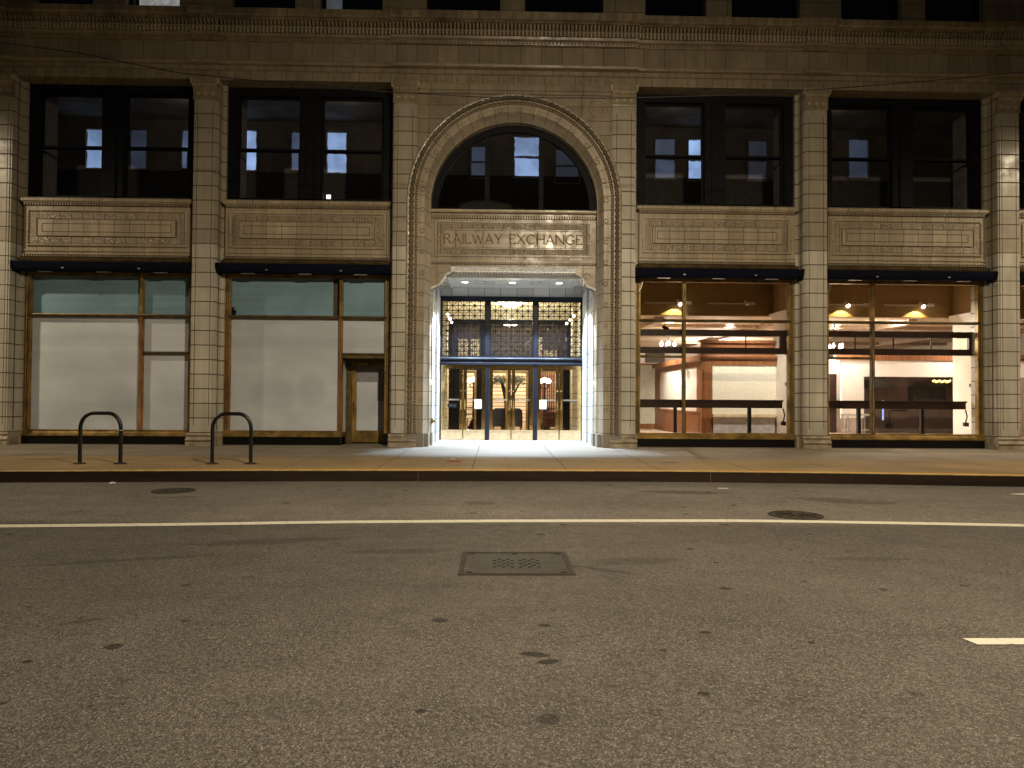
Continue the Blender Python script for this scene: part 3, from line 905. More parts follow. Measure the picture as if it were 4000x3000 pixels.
# inscription wall with the shouldered opening below it
ogee = [(-2.35,4.66),(-2.30,4.70),(-2.22,4.735),(-2.14,4.76),(-2.08,4.81),(-2.03,4.89),(-1.98,5.0),(-1.93,5.07),(-1.86,5.11),(-1.78,5.13),(-1.77,5.18)]
edge = [(CX+x, z) for x, z in ogee] + [(CX-x, z) for x, z in reversed(ogee)]
mb = MB()
mb.slab([(CX-2.38, 4.66)] + edge + [(CX+2.38, 4.66), (CX+2.38, 6.97), (CX-2.38, 6.97)], .70, 1.0)
o = mb.build('inscription_panel', 'spn', B)
mm = MB()
mm.prism([(.70,6.86),(.60,6.88),(.58,6.91),(.58,6.955),(.70,6.957)], CX-2.37, CX+2.37)
mm.box(CX-2.37, CX+2.37, .63, .702, 6.79, 6.80); 
mm.box(CX-2.37, CX+2.37, .69, .702, 6.71, 6.79, 1); mm.box(CX-2.37, CX+2.37, .69, .702, 5.395, 5.45, 1)  # dark strips behind both dentil rows
mm.box(CX-2.37, CX+2.37, .64, .702, 5.45, 5.53)
for i in range(64):
    x = CX-2.36+i*4.72/64
    mm.box(x, x+.042, .65, .702, 6.72, 6.788); mm.box(x, x+.042, .65, .702, 5.40, 5.449)
mm.frame(CX-2.27, CX+2.27, 5.615, 6.64, .05, .672, .702)
for i in range(52):
    x = CX-2.25+i*4.5/52
    mm.box(x, x+.055, .655, .674, 5.625, 5.655); mm.box(x, x+.055, .655, .674, 6.60, 6.63)
for sx in (-2.245, 2.245):
    for i in range(10): mm.box(CX+sx-.016, CX+sx+.016, .655, .674, 5.70+i*.09, 5.755+i*.09)
mm.build('bead_moulding', ['orn', 'joint'], o)
mf = MB(); mf.frame(CX-2.19, CX+2.19, 5.69, 6.57, .17, .688, .702); mf.build('fret_border', 'spf', o)
mi = MB(); mi.box(CX-1.99, CX+1.99, .685, .702, 5.885, 6.375); mi.build('tablet', 'ins', o)
mt = MB(); mt.prism([(.702,5.83),(.655,5.835),(.655,5.86),(.685,5.885),(.702,5.885)], CX-2.0, CX+2.0); mt.box(CX-2.0, CX+2.0, .65, .702, 6.376, 6.40); mt.build('tablet_lip', 'orn', o)
mt = MB()
for sx in (-1, 1):                                        # scrolls carved beside the shoulders
    x, z = CX+sx*2.1, 5.06
    mt.tube([(x+sx*.05*0+(.13-.008*k)*math.cos(k*.5)*sx, .69, z+(.13-.008*k)*math.sin(k*.5)) for k in range(15)], .012, 5)
    mt.frame(min(x-.2*sx, x+.2*sx), max(x-.2*sx, x+.2*sx), 4.85, 5.33, .02, .69, .702)
mt.build('scroll_carving', 'orn', o)
# white glazed edge of the opening
mb = MB()
for (a, b) in zip(edge, edge[1:]):
    if abs(a[0]-CX) < 1.8 and abs(b[0]-CX) < 1.8: continue
    mb.face([(a[0], .66, a[1]), (b[0], .66, b[1]), (b[0], 1.02, b[1]), (a[0], 1.02, a[1])])
    d = .05
    def offs(p, q=0): return (p[0]+(-.035 if p[0] < CX else .035), p[1]+.045)
    mb.face([(a[0], .66, a[1]), (b[0], .66, b[1]), (offs(b)[0], .692, offs(b)[1]), (offs(a)[0], .692, offs(a)[1])])
mb.prism([(.70,5.30),(.60,5.315),(.58,5.29),(.62,5.25),(.66,5.20),(.66,5.17),(1.0,5.17),(1.0,5.20),(.72,5.22)], CX-1.80, CX+1.80)
mb.build('opening_trim', 'white_trim', o, False)
mb = MB()
for i in range(40): mb.box(CX-1.75+i*3.5/40, CX-1.75+i*3.5/40+.05, .70, .76, 5.135, 5.168)
mb.build('bead_row', 'orn2', o)

# lettering on the tablet, strokes coloured for groove shade and grime: RAILWAY EXCHANGE
LET = {
 'R': (.62, [[(0,0),(0,1)],[(0,1),(.3,1),(.45,.93),(.5,.77),(.45,.6),(.3,.52),(0,.52)],[(.26,.52),(.6,0)]], [(0,0),(0,1),(.6,0)]),
 'A': (.74, [[(0,0),(.36,1)],[(.36,1),(.74,0)],[(.13,.34),(.61,.34)]], [(0,0),(.74,0)]),
 'I': (.10, [[(.05,0),(.05,1)]], [(.05,0),(.05,1)]),
 'L': (.5, [[(0,1),(0,0),(.5,0),(.5,.14)]], [(0,1)]),
 'W': (1.05, [[(0,1),(.27,0)],[(.27,0),(.53,.9)],[(.53,.9),(.79,0)],[(.79,0),(1.05,1)]], [(0,1),(1.05,1)]),
 'Y': (.7, [[(0,1),(.35,.47)],[(.7,1),(.35,.47),(.35,0)]], [(0,1),(.7,1),(.35,0)]),
 'E': (.5, [[(.5,.12),(.5,0),(0,0),(0,1),(.48,1),(.48,.88)],[(0,.53),(.36,.53)]], []),
 'X': (.7, [[(0,1),(.7,0)],[(0,0),(.7,1)]], [(0,0),(.7,1),(0,1),(.7,0)]),
 'C': (.78, [[(.75,.84),(.62,.95),(.45,1),(.25,.95),(.08,.76),(.02,.5),(.08,.24),(.25,.05),(.45,0),(.62,.05),(.76,.18)]], [(.75,.84)]),
 'H': (.68, [[(0,0),(0,1)],[(.68,0),(.68,1)],[(0,.53),(.68,.53)]], [(0,0),(0,1),(.68,0),(.68,1)]),
 'N': (.74, [[(0,0),(0,1),(.74,0),(.74,1)]], [(0,0),(.74,1)]),
 'G': (.82, [[(.75,.84),(.62,.95),(.45,1),(.25,.95),(.08,.76),(.02,.5),(.08,.24),(.25,.05),(.45,0),(.62,.03),(.76,.1),(.76,.42)],[(.58,.42),(.84,.42)]], [(.75,.84)]),
}
mb = MB()
def word(text, x0, x1, z0, h):
    gap = .20
    tot = sum(LET[c][0] for c in text)+gap*(len(text)-1)
    sx = (x1-x0)/tot
    x = x0
    for c in text:
        wd, strokes, serif = LET[c]
        yy = .6815
        for st in strokes:
            for p, q in zip(st, st[1:]):
                P_, Q_ = Vector((x+p[0]*sx, z0+p[1]*h)), Vector((x+q[0]*sx, z0+q[1]*h))
                d = (Q_-P_).normalized()
                thick = .013 if (d.x > .15 and d.y > .15) or (d.x < -.15 and d.y < -.15) or abs(d.y) < .15 else .019
                nrm = Vector((-d.y, d.x))*thick
                e = d*.006
                v = [P_+nrm-e, P_-nrm-e, Q_-nrm+e, Q_+nrm+e]
                mb.add([(t.x, yy, t.y) for t in v]+[(t.x, .6845, t.y) for t in v], [(0,1,2,3),(0,4,5,1),(1,5,6,2),(2,6,7,3),(3,7,4,0)])
        for p in serif:
            X_, Z_ = x+p[0]*sx, z0+p[1]*h
            mb.box(X_-.036, X_+.036, yy-.0008, .6845, Z_-.008, Z_+.008)
        x += (wd+gap)*sx
word('RAILWAY', -1.48, .17, 6.0, .265)
word('EXCHANGE', .40, 2.47, 6.0, .265)
mb.build('lettering', 'groove_shade_dirt', o)

# ------------------------------------------------------------------ entrance vestibule
V0, V1 = CX-2.34, CX+2.34
mb = MB()
mb.box(V0-.2, V0, 1.0, 3.2, .2, 5.3); mb.box(V0, V0+.07, 1.9, 3.0, .2, 4.98)
mb.build('vestibule_wall', 'white_tile', B)
mb = MB(); mb.box(V1, V1+.2, 1.0, 3.2, .2, 5.3); mb.box(V1-.07, V1, 1.9, 3.0, .2, 4.98)
mb.build('vestibule_wall', 'white_tile', B)
mb = MB(); mb.box(V0, V1, 3.0, 3.2, 4.80, 5.3); mb.build('door_header', 'white_head', B)
mb = MB()
mb.box(CX-1.93, CX+1.93, 1.02, 2.98, 5.08, 5.14)
mb.frame(CX-1.93, CX+1.93, 0, 0, 0, 0, 0) if False else None
for (a, b, c, d) in ((CX-1.95, CX+1.95, .99, 1.05), (CX-1.95, CX-1.88, 1.05, 2.98), (CX+1.88, CX+1.95, 1.05, 2.98)):
    mb.box(a, b, c, d, 5.055, 5.16)
mb.box(CX-1.86, CX-1.80, 1.12, 2.9, 5.072, 5.09); mb.box(CX+1.80, CX+1.86, 1.12, 2.9, 5.072, 5.09)
mb.prism([(1.0, 5.16), (1.0, 5.3), (3.0, 5.3), (3.0, 5.16)], V0, V1)
so = mb.build('entrance_soffit', 'soffit', B)
mb = MB()
for x in (-.33, 1.36):
    mb.frame(x-.29, x+.29, 0, 0, 0, 0, 0) if False else None
    for (a, b, c, d) in ((x-.29, x+.29, 1.7, 1.712), (x-.29, x+.29, 2.1, 2.112), (x-.29, x-.278, 1.712, 2.1), (x+.278, x+.29, 1.712, 2.1)):
        mb.box(a, b, c, d, 5.074, 5.079)
    mb.box(x-.03, x+.03, 1.8, 1.83, 5.07, 5.079)
mb.build('access_hatch', 'lobbydark', so)
for i, x in enumerate((-.93, .505, 1.93)):
    d = thing('soffit_downlight', ['white recessed downlight at the left end of the entrance soffit', 'white recessed downlight in the middle of the entrance soffit', 'white recessed downlight at the right end of the entrance soffit'][i], 'downlight', (x, 1.85, 5.06), 'downlights in the entrance soffit')
    m1 = MB(); m1.lathe(x, 1.85, [(.13, 5.079), (.13, 5.064), (.105, 5.060), (.10, 5.075)], 20); m1.build('trim_ring', 'soffit', d)
    m2 = MB(); m2.lathe(x, 1.85, [(.092, 5.066), (.092, 5.072)], 16); m2.build('lens', 'downlight', d)
    spot('downlight_beam', (x, 1.85, 5.05), (x, 1.6, 0), 2700, (.62, .79, 1), 93, .3, .07)
mb = MB(); mb.box(V0-.1, V1+.1, .98, 3.2, .1, .206); mb.box(CX-1.7, CX+1.7, 1.5, 2.6, .2, .2085, 1)
structure(mb.build('vestibule_floor', ['terrazzo', plain('pale_floor_mat', (.5,.5,.5), .7, var=.2, scale=30)]))
# small wall fittings
mb = MB(); mb.box(V0-.01, V0+.05, .72, .86, .82, .96); mb.tube([(V0+.05, .79, .89), (V0+.12, .79, .87)], .035, 10)
for a in (.72, .86): pass
so2 = mb.build('hose_connection', 'brass'); tag(so2, 'brass fire hose connection low on the left entrance jamb', 'hose valve')
for sx, nm in ((V0+.03, 'left'), (V1-.03, 'right')):
    mb = MB(); mb.ball((sx, .95, 2.02), .05, 0, 10); mb.box(sx-.03, sx+.03, .93, .97, 1.92, 1.98)
    q = mb.build('jamb_light', emit('small_jamb_light', (.9, .95, 1), 2)); tag(q, 'tiny white light fitting on the %s white entrance jamb' % nm, 'wall light', 'small lights on the jambs')

# black frame with lattice transom, six brass leaves
Y3 = 3.0
F0, F1 = CX-2.34+.0, CX+2.34
FX0, FX1 = -1.83, 2.87
mb = MB()
mb.box(FX0, -1.72, Y3-.06, Y3+.10, .2, 4.80); mb.box(2.76, FX1, Y3-.06, Y3+.10, .2, 4.80)
mb.box(-1.72, 2.76, Y3-.06, Y3+.10, 4.67, 4.80)
for a, b in ((-.31, -.18), (1.22, 1.35)):
    mb.box(a, b, Y3-.07, Y3+.10, .2, 4.67)
o = mb.build('entrance_frame', 'blueiron', B)
mb = MB()
mb.prism([(Y3+.1,2.60),(Y3-.09,2.60),(Y3-.12,2.63),(Y3-.12,2.66),(Y3-.08,2.69),(Y3-.06,2.72),(Y3-.10,2.76),(Y3-.13,2.80),(Y3-.12,2.83),(Y3-.08,2.86),(Y3+.1,2.86)], -1.80, 2.84)
mb.build('transom_beam', 'blueiron', o, True)
PAN = ((-1.72, -.31), (-.18, 1.22), (1.35, 2.76))
def lattice(x0, x1, z0, z1, y, t, nx, nz, name, mat, parent):
    mb = MB()
    dx, dz = (x1-x0)/nx, (z1-z0)/nz
    for i in range(1, nx): mb.box(x0+i*dx-t/2, x0+i*dx+t/2, y-t/2, y+t/2, z0, z1)
    for j in range(1, nz): mb.box(x0, x1, y-t*.45, y+t*.45, z0+j*dz-t/2, z0+j*dz+t/2)
    for i in range(nx):
        for j in range(nz):
            p0, p1 = (x0+i*dx, z0+j*dz), (x0+(i+1)*dx, z0+(j+1)*dz)
            if (i+j) % 2: p0, p1 = (x0+i*dx, z0+(j+1)*dz), (x0+(i+1)*dx, z0+j*dz)
            mb.tube([(p0[0], y, p0[1]), (p1[0], y, p1[1])], t*.5, 4, cap=False)
            if (i+j) % 2 == 0 and i and j: mb.tube([(p0[0], y-.02, p0[1]), (p0[0], y+.02, p0[1])], t*1.15, 8)
    mb.frame(x0, x1, z0, z1, .035, y-.03, y+.03)
    return mb.build(name, mat, parent)
for a, b in PAN:
    g = lattice(a, b, 2.87, 4.67, Y3, .025, 8, 11, 'transom_grille', 'blackiron', o)
    mg = MB(); mg.face([(a, Y3+.05, 2.87), (b, Y3+.05, 2.87), (b, Y3+.05, 4.67), (a, Y3+.05, 4.67)]); mg.build('pane', 'glassdoor', g)
li = 0
for a, b in PAN:
    mid = (a+b)/2
    for side, (p, q) in enumerate(((a+.005, mid-.012), (mid+.012, b-.005))):
        mb = MB()
        mb.box(p, p+.10, Y3-.03, Y3+.03, .22, 2.595); mb.box(q-.10, q, Y3-.03, Y3+.03, .22, 2.595)
        mb.box(p+.10, q-.10, Y3-.03, Y3+.03, 2.48, 2.595)
        mb.box(p+.10, q-.10, Y3-.03, Y3+.03, .22, .53)
        mb.frame(p+.09, q-.09, .52, 2.49, .018, Y3-.045, Y3-.03)
        d = mb.build('entrance_door', 'brass', o)
        mk = MB(); mk.box(p+.02, q-.02, Y3-.05, Y3-.031, .235, .51); mk.frame(p+.01, q-.01, .225, .535, .03, Y3-.062, Y3-.05); mk.build('kick_plate', 'brassplate', d)
        mg = MB(); mg.face([(p+.1, Y3, .53), (q-.1, Y3, .53), (q-.1, Y3, 2.48), (p+.1, Y3, 2.48)]); mg.build('pane', 'glassdoor', d)
        mh = MB()
        hx = q-.05 if side == 0 else p+.05
        mh.tube([(hx, Y3-.03, 1.5), (hx, Y3-.10, 1.47), (hx, Y3-.11, 1.35), (hx, Y3-.10, 1.22), (hx, Y3-.03, 1.19)], .016, 8)
        mh.ball((hx, Y3-.05, 1.78), .025, 0, 10)
        mh.build('handle', 'brass', d)
        mq = MB(); mq.box(p+.10, q-.10, Y3+.05, Y3+.09, 1.47, 1.52); mq.build('push_bar', 'steel', d)
        if li in (1, 4):
            mn = MB(); x = (q-.22) if li == 1 else (p+.18)
            mn.box(x-.115, x+.115, Y3-.052, Y3-.047, 1.21, 1.50)
            nt = mn.build('paper_notice', 'notice'); tag(nt, 'white paper notice taped inside the %s brass door' % ('second' if li == 1 else 'fifth'), 'notice', 'notices on the doors')
        if li == 0:
            mn = MB(); mn.box(-1.51, -1.22, Y3-.052, Y3-.047, 1.25, 1.37)
            nt = mn.build('black_plaque', 'blackpaint'); tag(nt, 'small black plaque on the leftmost brass door', 'plaque')
        li += 1

# inner lobby
mb = MB()
mb.box(-2.1, -1.88, 3.25, 8.0, .2, 5.1); mb.box(2.92, 3.14, 3.25, 8.0, .2, 5.1)
mb.box(-1.88, -1.70, 5.4, 5.9, .2, 5.0); mb.box(2.74, 2.92, 5.4, 5.9, .2, 5.0)
mb.box(-2.1, 3.14, 8.0, 8.15, 4.62, 5.1)
mb.build('lobby_wall', 'cream', B)
mb = MB(); mb.box(-4.5, 5.5, 3.2, 20.2, 5.02, 5.15)
for k in range(5): mb.box(-1.88, 2.92, 3.9+k*.85, 4.1+k*.85, 4.93, 5.019)
mb.build('lobby_ceiling', 'lobbyceil', B)
mb = MB(); mb.box(-4.5, 5.5, 3.2, 20.2, .1, .207); mb.build('lobby_floor', 'lobbyfloor', B)
mb = MB()
for a, b in ((-1.80, -1.66), (-.59, -.43), (1.45, 1.61), (2.84, 2.97)): mb.box(a, b, 7.9, 8.1, .2, 4.6)
mb.box(-1.66, 2.84, 7.9, 8.1, 4.46, 4.6); mb.box(-1.66, 2.84, 7.88, 8.1, 2.62, 2.95)
o2 = mb.build('inner_screen', 'blackiron', B)
for a, b in ((-1.66, -.59), (-.43, 1.45), (1.61, 2.84)):
    g = lattice(a, b, 2.95, 4.46, 8.0, .02, 7 if b-a < 1.5 else 11, 10, 'inner_grille', 'blackiron', o2)
mb = MB(); mb.box(-1.66, -1.28, 7.95, 8.05, .21, 2.62); mb.build('dark_panel', 'blackiron', o2)
mb = MB(); mb.box(2.46, 2.84, 7.95, 8.05, .21, 2.62); mb.build('dark_panel', 'blackiron', o2)
mb = MB(); mb.box(-.72, -.30, 7.94, 8.06, .21, 2.62); mb.build('dark_panel', 'blackiron', o2)
mb = MB(); mb.box(1.30, 1.70, 7.94, 8.06, .21, 2.62); mb.build('dark_panel', 'blackiron', o2)
mb = MB()
for a, b in ((-1.28, -.72), (-.30, .50), (.52, 1.30), (1.70, 2.46)):
    mb.frame(a, b, .21, 2.6, .09, 7.97, 8.03)
mb.build('inner_door', 'bronze', o2)
mb = MB(); mb.box(-4.6, -4.4, 8.15, 20, .2, 5.0); mb.box(5.4, 5.6, 8.15, 20, .2, 5.0); mb.box(-4.5, -2.1, 8.0, 8.15, .2, 5.0); mb.box(3.14, 5.5, 8.0, 8.15, .2, 5.0)
mb.box(-4.4, 5.4, 13.8, 14.4, 3.0, 5.0)
mb.build('lobby_side_wall', 'lobbydark', B)
mb = MB(); mb.box(-4.5, 5.5, 20, 20.2, .2, 5.0); mb.build('lobby_back_wall', 'lobbywall', B)
mb = MB()
for (a, b, z0, z1) in ((-1.75, -1.25, 2.9, 4.3), (-1.15, -.7, 2.9, 4.3), (1.9, 2.2, 2.9, 4.4), (2.3, 2.9, 2.9, 3.8)):
    mb.box(a, b, 13.6, 13.78, z0, z1)
mb.build('painted_lit_patch', 'lobbyceil', B)  # pale boxes painted as the lit parts of the lobby wall
mb = MB()
for k in range(7): mb.box(2.05+k*.1, 2.13+k*.1, 12.6, 12.65+.03*(k % 2), .3, 2.9)
tag(mb.build('drape', 'curtain'), 'dark red patterned drape hanging in the lobby at right', 'curtain')

def bowl_light(x, y, z, r, label):
    t = thing('crystal_chandelier', label, 'chandelier', (x, y, z), 'crystal ceiling bowls in the lobby')
    m1 = MB(); m1.lathe(x, y, [(r*1.0, z-.02), (r*.96, z-.09), (r*.75, z-.19), (r*.4, z-.26), (.03, z-.28)], 28); m1.build('crystal_bowl', 'crystal', t, True)
    m2 = MB(); m2.lathe(x, y, [(r*1.05, z), (r*1.05, z-.03), (r*.99, z-.03), (r*.99, z)], 28)
    for k in range(14):
        a = 2*PI*k/14
        m2.tube([(x+r*math.cos(a), y+r*math.sin(a), z-.05), (x+r*.72*math.cos(a), y+r*.72*math.sin(a), z-.20), (x, y, z-.29)], .006, 4)
    m2.build('metal_rim', 'brass', t)
    point('chandelier_light', (x, y, z-.95), 420 if y < 8 else 140, (1, .91, .68), .2)
bowl_light(.53, 5.2, 5.0, .46, 'glowing crystal ceiling bowl just inside the entrance transom')
bowl_light(.67, 11.8, 5.0, .46, 'glowing crystal ceiling bowl deeper in the lobby beyond the inner screen')
point('lobby_light', (-1.6, 16.5, 2.6), 520, (1, .86, .64), .3); point('lobby_light', (2.6, 16.5, 2.6), 520, (1, .86, .64), .3)
for sx, s in ((-1.62, -1), (2.66, 1)):
    for k in range(3):
        x, y, z = sx+0.0, 4.3+k*1.2, 4.35
        mb = MB(); mb.ball((x, y, z), .05, 0, 8)
        q = mb.build('wall_bulb', 'globe', None, True); tag(q, 'small round bulb in the row on the %s lobby wall' % ('left' if s < 0 else 'right'), 'bulb', 'row of small bulbs on the %s lobby wall' % ('left' if s < 0 else 'right'))

def globe_lamp(x, y, label):
    t = thing('globe_lamp', label, 'lamp', (x, y, .2), 'globe lamps in the lobby')
    m1 = MB(); m1.lathe(x, y, [(.22, .207), (.22, .30), (.12, .5), (.05, .7), (.035, 1.4), (.05, 1.5), (.03, 1.6), (.03, 2.15), (.07, 2.2)], 12)
    for k in range(4):
        a = PI/4+k*PI/2
        m1.tube([(x, y, 1.95), (x+.2*math.cos(a), y+.2*math.sin(a), 2.0), (x+.24*math.cos(a), y+.24*math.sin(a), 2.18)], .018, 6)
    m1.build('post', 'blackiron', t, True)
    for k in range(5):
        a = PI/4+k*PI/2
        c = (x+.24*math.cos(a), y+.24*math.sin(a), 2.28) if k < 4 else (x, y, 2.34)
        m2 = MB(); m2.ball(c, .10, 0, 12); m2.build('globe', 'globe', t, True)
    point('globe_lamp_light', (x, y, 2.7), 70, (1, .82, .6), .15)
globe_lamp(-.93, 11, 'clustered globe lamp on a black post at left in the lobby')
globe_lamp(2.15, 11, 'clustered globe lamp on a black post at right in the lobby')

def chair(x, y, rz, label):
    t = thing('side_chair', label, 'chair', (x, y, .207), 'wooden chairs in the lobby')
    def T(px, py, pz): return (x+px*math.cos(rz)-py*math.sin(rz), y+px*math.sin(rz)+py*math.cos(rz), .207+pz)
    def bar(a, b, r): return MB().tube([T(*a), T(*b)], r, 6)
    m1 = MB()
    pts = [T(-.22,-.22,.45), T(.22,-.22,.45), T(.2,.2,.45), T(-.2,.2,.45)]
    m1.add([*pts, *[(p[0], p[1], p[2]+.04) for p in pts]], [(0,3,2,1),(4,5,6,7),(0,1,5,4),(1,2,6,5),(2,3,7,6),(3,0,4,7)]); m1.build('seat', 'chairwood', t)
    for sx in (-.2, .2):
        bar((sx,-.2,0), (sx,-.2,.45), .022).build('leg', 'chairwood', t)
        bar((sx,.2,0), (sx,.24,.95), .022).build('leg', 'chairwood', t)
    m2 = MB(); m2.tube([T(-.2,.23,.92), T(.2,.23,.92)], .03, 6); m2.tube([T(-.2,.22,.62), T(.2,.22,.62)], .018, 6)
    for k in range(3): m2.tube([T(-.1+k*.1,.22,.62), T(-.1+k*.1,.23,.92)], .014, 5)
    m2.build('backrest', 'chairwood', t)
chair(-1.02, 10.2, PI*.9, 'dark wooden chair in front of the desk at left in the lobby')
chair(2.05, 10.2, PI, 'dark wooden chair on the left of the two by the right lobby table')
chair(2.5, 10.25, PI*.95, 'dark wooden chair on the right of the two by the right lobby table')
def table(x, y, wx, wy, label, mat):
    t = thing('lobby_table', label, 'table', (x, y, .207))
    m1 = MB(); m1.box(x-wx/2, x+wx/2, y-wy/2, y+wy/2, .92, .96); m1.build('table_top', mat, t)
    m1 = MB(); m1.box(x-wx/2+.04, x+wx/2-.04, y-wy/2+.04, y+wy/2-.04, .30, .92); m1.build('cabinet', mat, t)
    for sx in (-1, 1):
        for sy in (-1, 1):
            m2 = MB(); m2.box(x+sx*(wx/2-.06)-.03, x+sx*(wx/2-.06)+.03, y+sy*(wy/2-.06)-.03, y+sy*(wy/2-.06)+.03, .207, .30); m2.build('leg', mat, t)
table(-.62, 10.9, .5, .6, 'brown wooden desk beside the left globe lamp', 'deskwood')
table(2.5, 11.0, 1.0, .6, 'brown wooden table behind the two chairs at right', 'deskwood')
def armchair(x, y, label):
    t = thing('armchair', label, 'armchair', (x, y, .207), 'dark leather armchairs in the lobby')
    m1 = MB(); m1.box(x-.22, x+.22, y-.3, y+.3, .35, .58); m1.build('seat', 'leather', t)
    m1 = MB(); m1.slab([(x-.27,.40),(x+.27,.40),(x+.30,1.02),(x+.18,1.12),(x-.18,1.12),(x-.30,1.02)], y-.42, y-.31); m1.build('backrest', 'leather', t)
    for sx in (-1, 1):
        xs = sorted((x+sx*.23, x+sx*.31)); m1 = MB(); m1.box(xs[0], xs[1], y-.3, y+.3, .3, .82); m1.build('armrest', 'leather', t)
        for sy in (-.25, .25):
            m2 = MB(); m2.tube([(x+sx*.25, y+sy, .207), (x+sx*.24, y+sy, .35)], .025, 6); m2.build('leg', 'chairwood', t)
armchair(.20, 10.2, 'dark blue leather armchair on the left, in front of the lobby tree')
armchair(.85, 10.2, 'dark blue leather armchair on the right, in front of the lobby tree')
def lobby_tree(x, y):
    t = thing('indoor_tree', 'dark indoor tree with a forked trunk behind two armchairs in the lobby', 'tree', (x, y, .207))
    m = MB(); m.lathe(x, y, [(.26, .207), (.32, .75), (.28, .75), (.28, .70)], 16); m.build('planter', 'bronzedark', t)
    m = MB()
    m.tube([(x+.06, y, .7), (x+.03, y, 1.3), (x-.05, y, 1.7), (x-.16, y, 2.0), (x-.25, y, 2.3)], [.17, .14, .12, .08, .04], 8)
    m.tube([(x+.05, y, 1.35), (x+.32, y, 1.75), (x+.5, y+.05, 2.1), (x+.62, y, 2.3)], [.08, .05, .035, .02], 6)
    m.tube([(x-.05, y, 1.7), (x+.08, y, 2.0), (x+.15, y, 2.3)], [.05, .035, .02], 6)
    m.build('trunk', 'bark', t)
    m = MB()
    for k in range(900):
        a = random.uniform(0, 2*PI); rr = random.uniform(0, 1)**.5
        cx, cy = x+rr*.86*math.cos(a), y+rr*.6*math.sin(a)
        cz = 2.34+random.gauss(0, .10)-rr*.12*random.random()
        d1 = Vector((random.uniform(-1,1), random.uniform(-1,1), random.uniform(-.6,.6))).normalized()*.055
        d2 = d1.orthogonal().normalized()*.022
        c = Vector((cx, cy, cz))
        m.face([c-d1, c+d2, c+d1, c-d2])
    m.build('crown', 'leaf', t)
lobby_tree(.52, 11.2)

# ------------------------------------------------------------------ storefronts
def bead_strip(mb, x, y, z0, z1, m):
    z = z0
    while z < z1-.04:
        mb.add([(x-.016,y,z),(x+.016,y,z),(x+.016,y,z+.045),(x-.016,y,z+.045),(x,y-.016,z+.0225)], [(0,1,4),(1,2,4),(2,3,4),(3,0,4)], m); z += .055
def storefront(i, a, b, xm, bar_left, door=False):
    Y = .50
    mb = MB()
    jm = .15
    zb = .60
    dx0 = xm+.05 if door else None
    mb.box(a, a+jm, Y-.02, Y+.12, .43, 5.0); mb.box(b-jm, b, Y-.02, Y+.12, .43 if not door else .55, 5.0)
    mb.box(a+.04, a+.10, Y-.05, Y-.021, .62, 5.0, 1); mb.box(b-.10, b-.04, Y-.05, Y-.021, .62, 5.0, 1)
    xr = b-jm if not door else xm+.045
    mb.prism([(Y+.12,.43),(Y-.10,.43),(Y-.10,.47),(Y-.05,.49),(Y-.05,.51),(Y-.01,.55),(Y-.01,.60),(Y+.12,.60)], a+.002, (b-.002) if not door else xr, 0)
    mb.box(xm-.045, xm+.045, Y-.03, Y+.10, zb, 3.77, 3 if i < 2 else 1); mb.box(xm-.045, xm+.045, Y-.03, Y+.10, 3.85, 5.0, 0)
    mb.prism([(Y+.10,3.77),(Y-.02,3.77),(Y-.06,3.80),(Y-.07,3.82),(Y-.06,3.845),(Y-.02,3.85),(Y+.10,3.85)], a+jm-.05, b-jm+.05, 1)
    p, q = (a+jm, xm-.045) if bar_left else (xm+.045, b-jm)
    mb.prism([(Y+.10,2.745),(Y-.02,2.745),(Y-.05,2.77),(Y-.05,2.79),(Y-.02,2.805),(Y+.10,2.805)], p, q, 1)
    mb.box(a+jm, b-jm, Y-.02, Y+.12, 4.92, 5.0)
    bead_strip(mb, a+.07, Y-.051, .64, 5.0, 0); bead_strip(mb, b-.07, Y-.051, .64, 5.0, 0); bead_strip(mb, xm, Y-.031, .64, 3.76, 0); bead_strip(mb, xm, Y-.031, 3.86, 4.98, 0)
    mats = ['bronze', 'bronzedark', 'darkmetal', 'copper']
    o = mb.build('storefront_window', mats, B)
    if i < 2:
        mc = MB(); mc.box(a+.005, a+.148, Y-.024, Y-.0205, .65, 3.0); mc.build('jamb_cladding', 'copper', o)
    mg = MB()
    holes = [(a+jm, xm-.045, .60, 3.77), (xm+.045, b-jm, .60 if not door else 2.805, 3.77), (a+jm, xm-.045, 3.85, 4.92), (xm+.045, b-jm, 3.85, 4.92)]
    for x0, x1, z0, z1 in holes: mg.face([(x0, Y+.04, z0), (x1, Y+.04, z0), (x1, Y+.04, z1), (x0, Y+.04, z1)])
    mg.build('pane', 'glass', o)
    mk = MB()
    mk.box(a-.005, (b+.005) if not door else xm+.04, Y-.07, Y+.5, .2, .428)
    if door: mk.box(b-.16, b+.005, Y-.07, Y+.5, .2, .50)
    mk.build('bulkhead', 'blackstone', o)
    mh = MB()
    mh.prism([(.75,5.255),(.16,5.255),(.14,5.28),(.20,5.30),(.18,5.34),(.26,5.378),(.75,5.378)], a-.002, b+.002); mh.box(a+.002, b-.002, .45, .9, 5.0, 5.254)
    mh.build('bronze_cornice', 'bronzedark', o)
    return o
SF = []
for i, ((a, b), xm, bl) in enumerate(zip(BAY, (-9.95, -4.37, 5.40, 10.87, 16.4), (0, 0, 1, 1, 1))):
    SF.append(storefront(i, a, b, xm, bl, door=(i == 1)))
AW = ['rolled navy awning over the leftmost papered shopfront', 'rolled navy awning over the papered shopfront with the recessed door', 'rolled navy awning over the lit shopfront next to the entrance', 'rolled navy awning over the lit shopfront with the dark kitchen opening', 'rolled navy awning at the right edge of the frame']
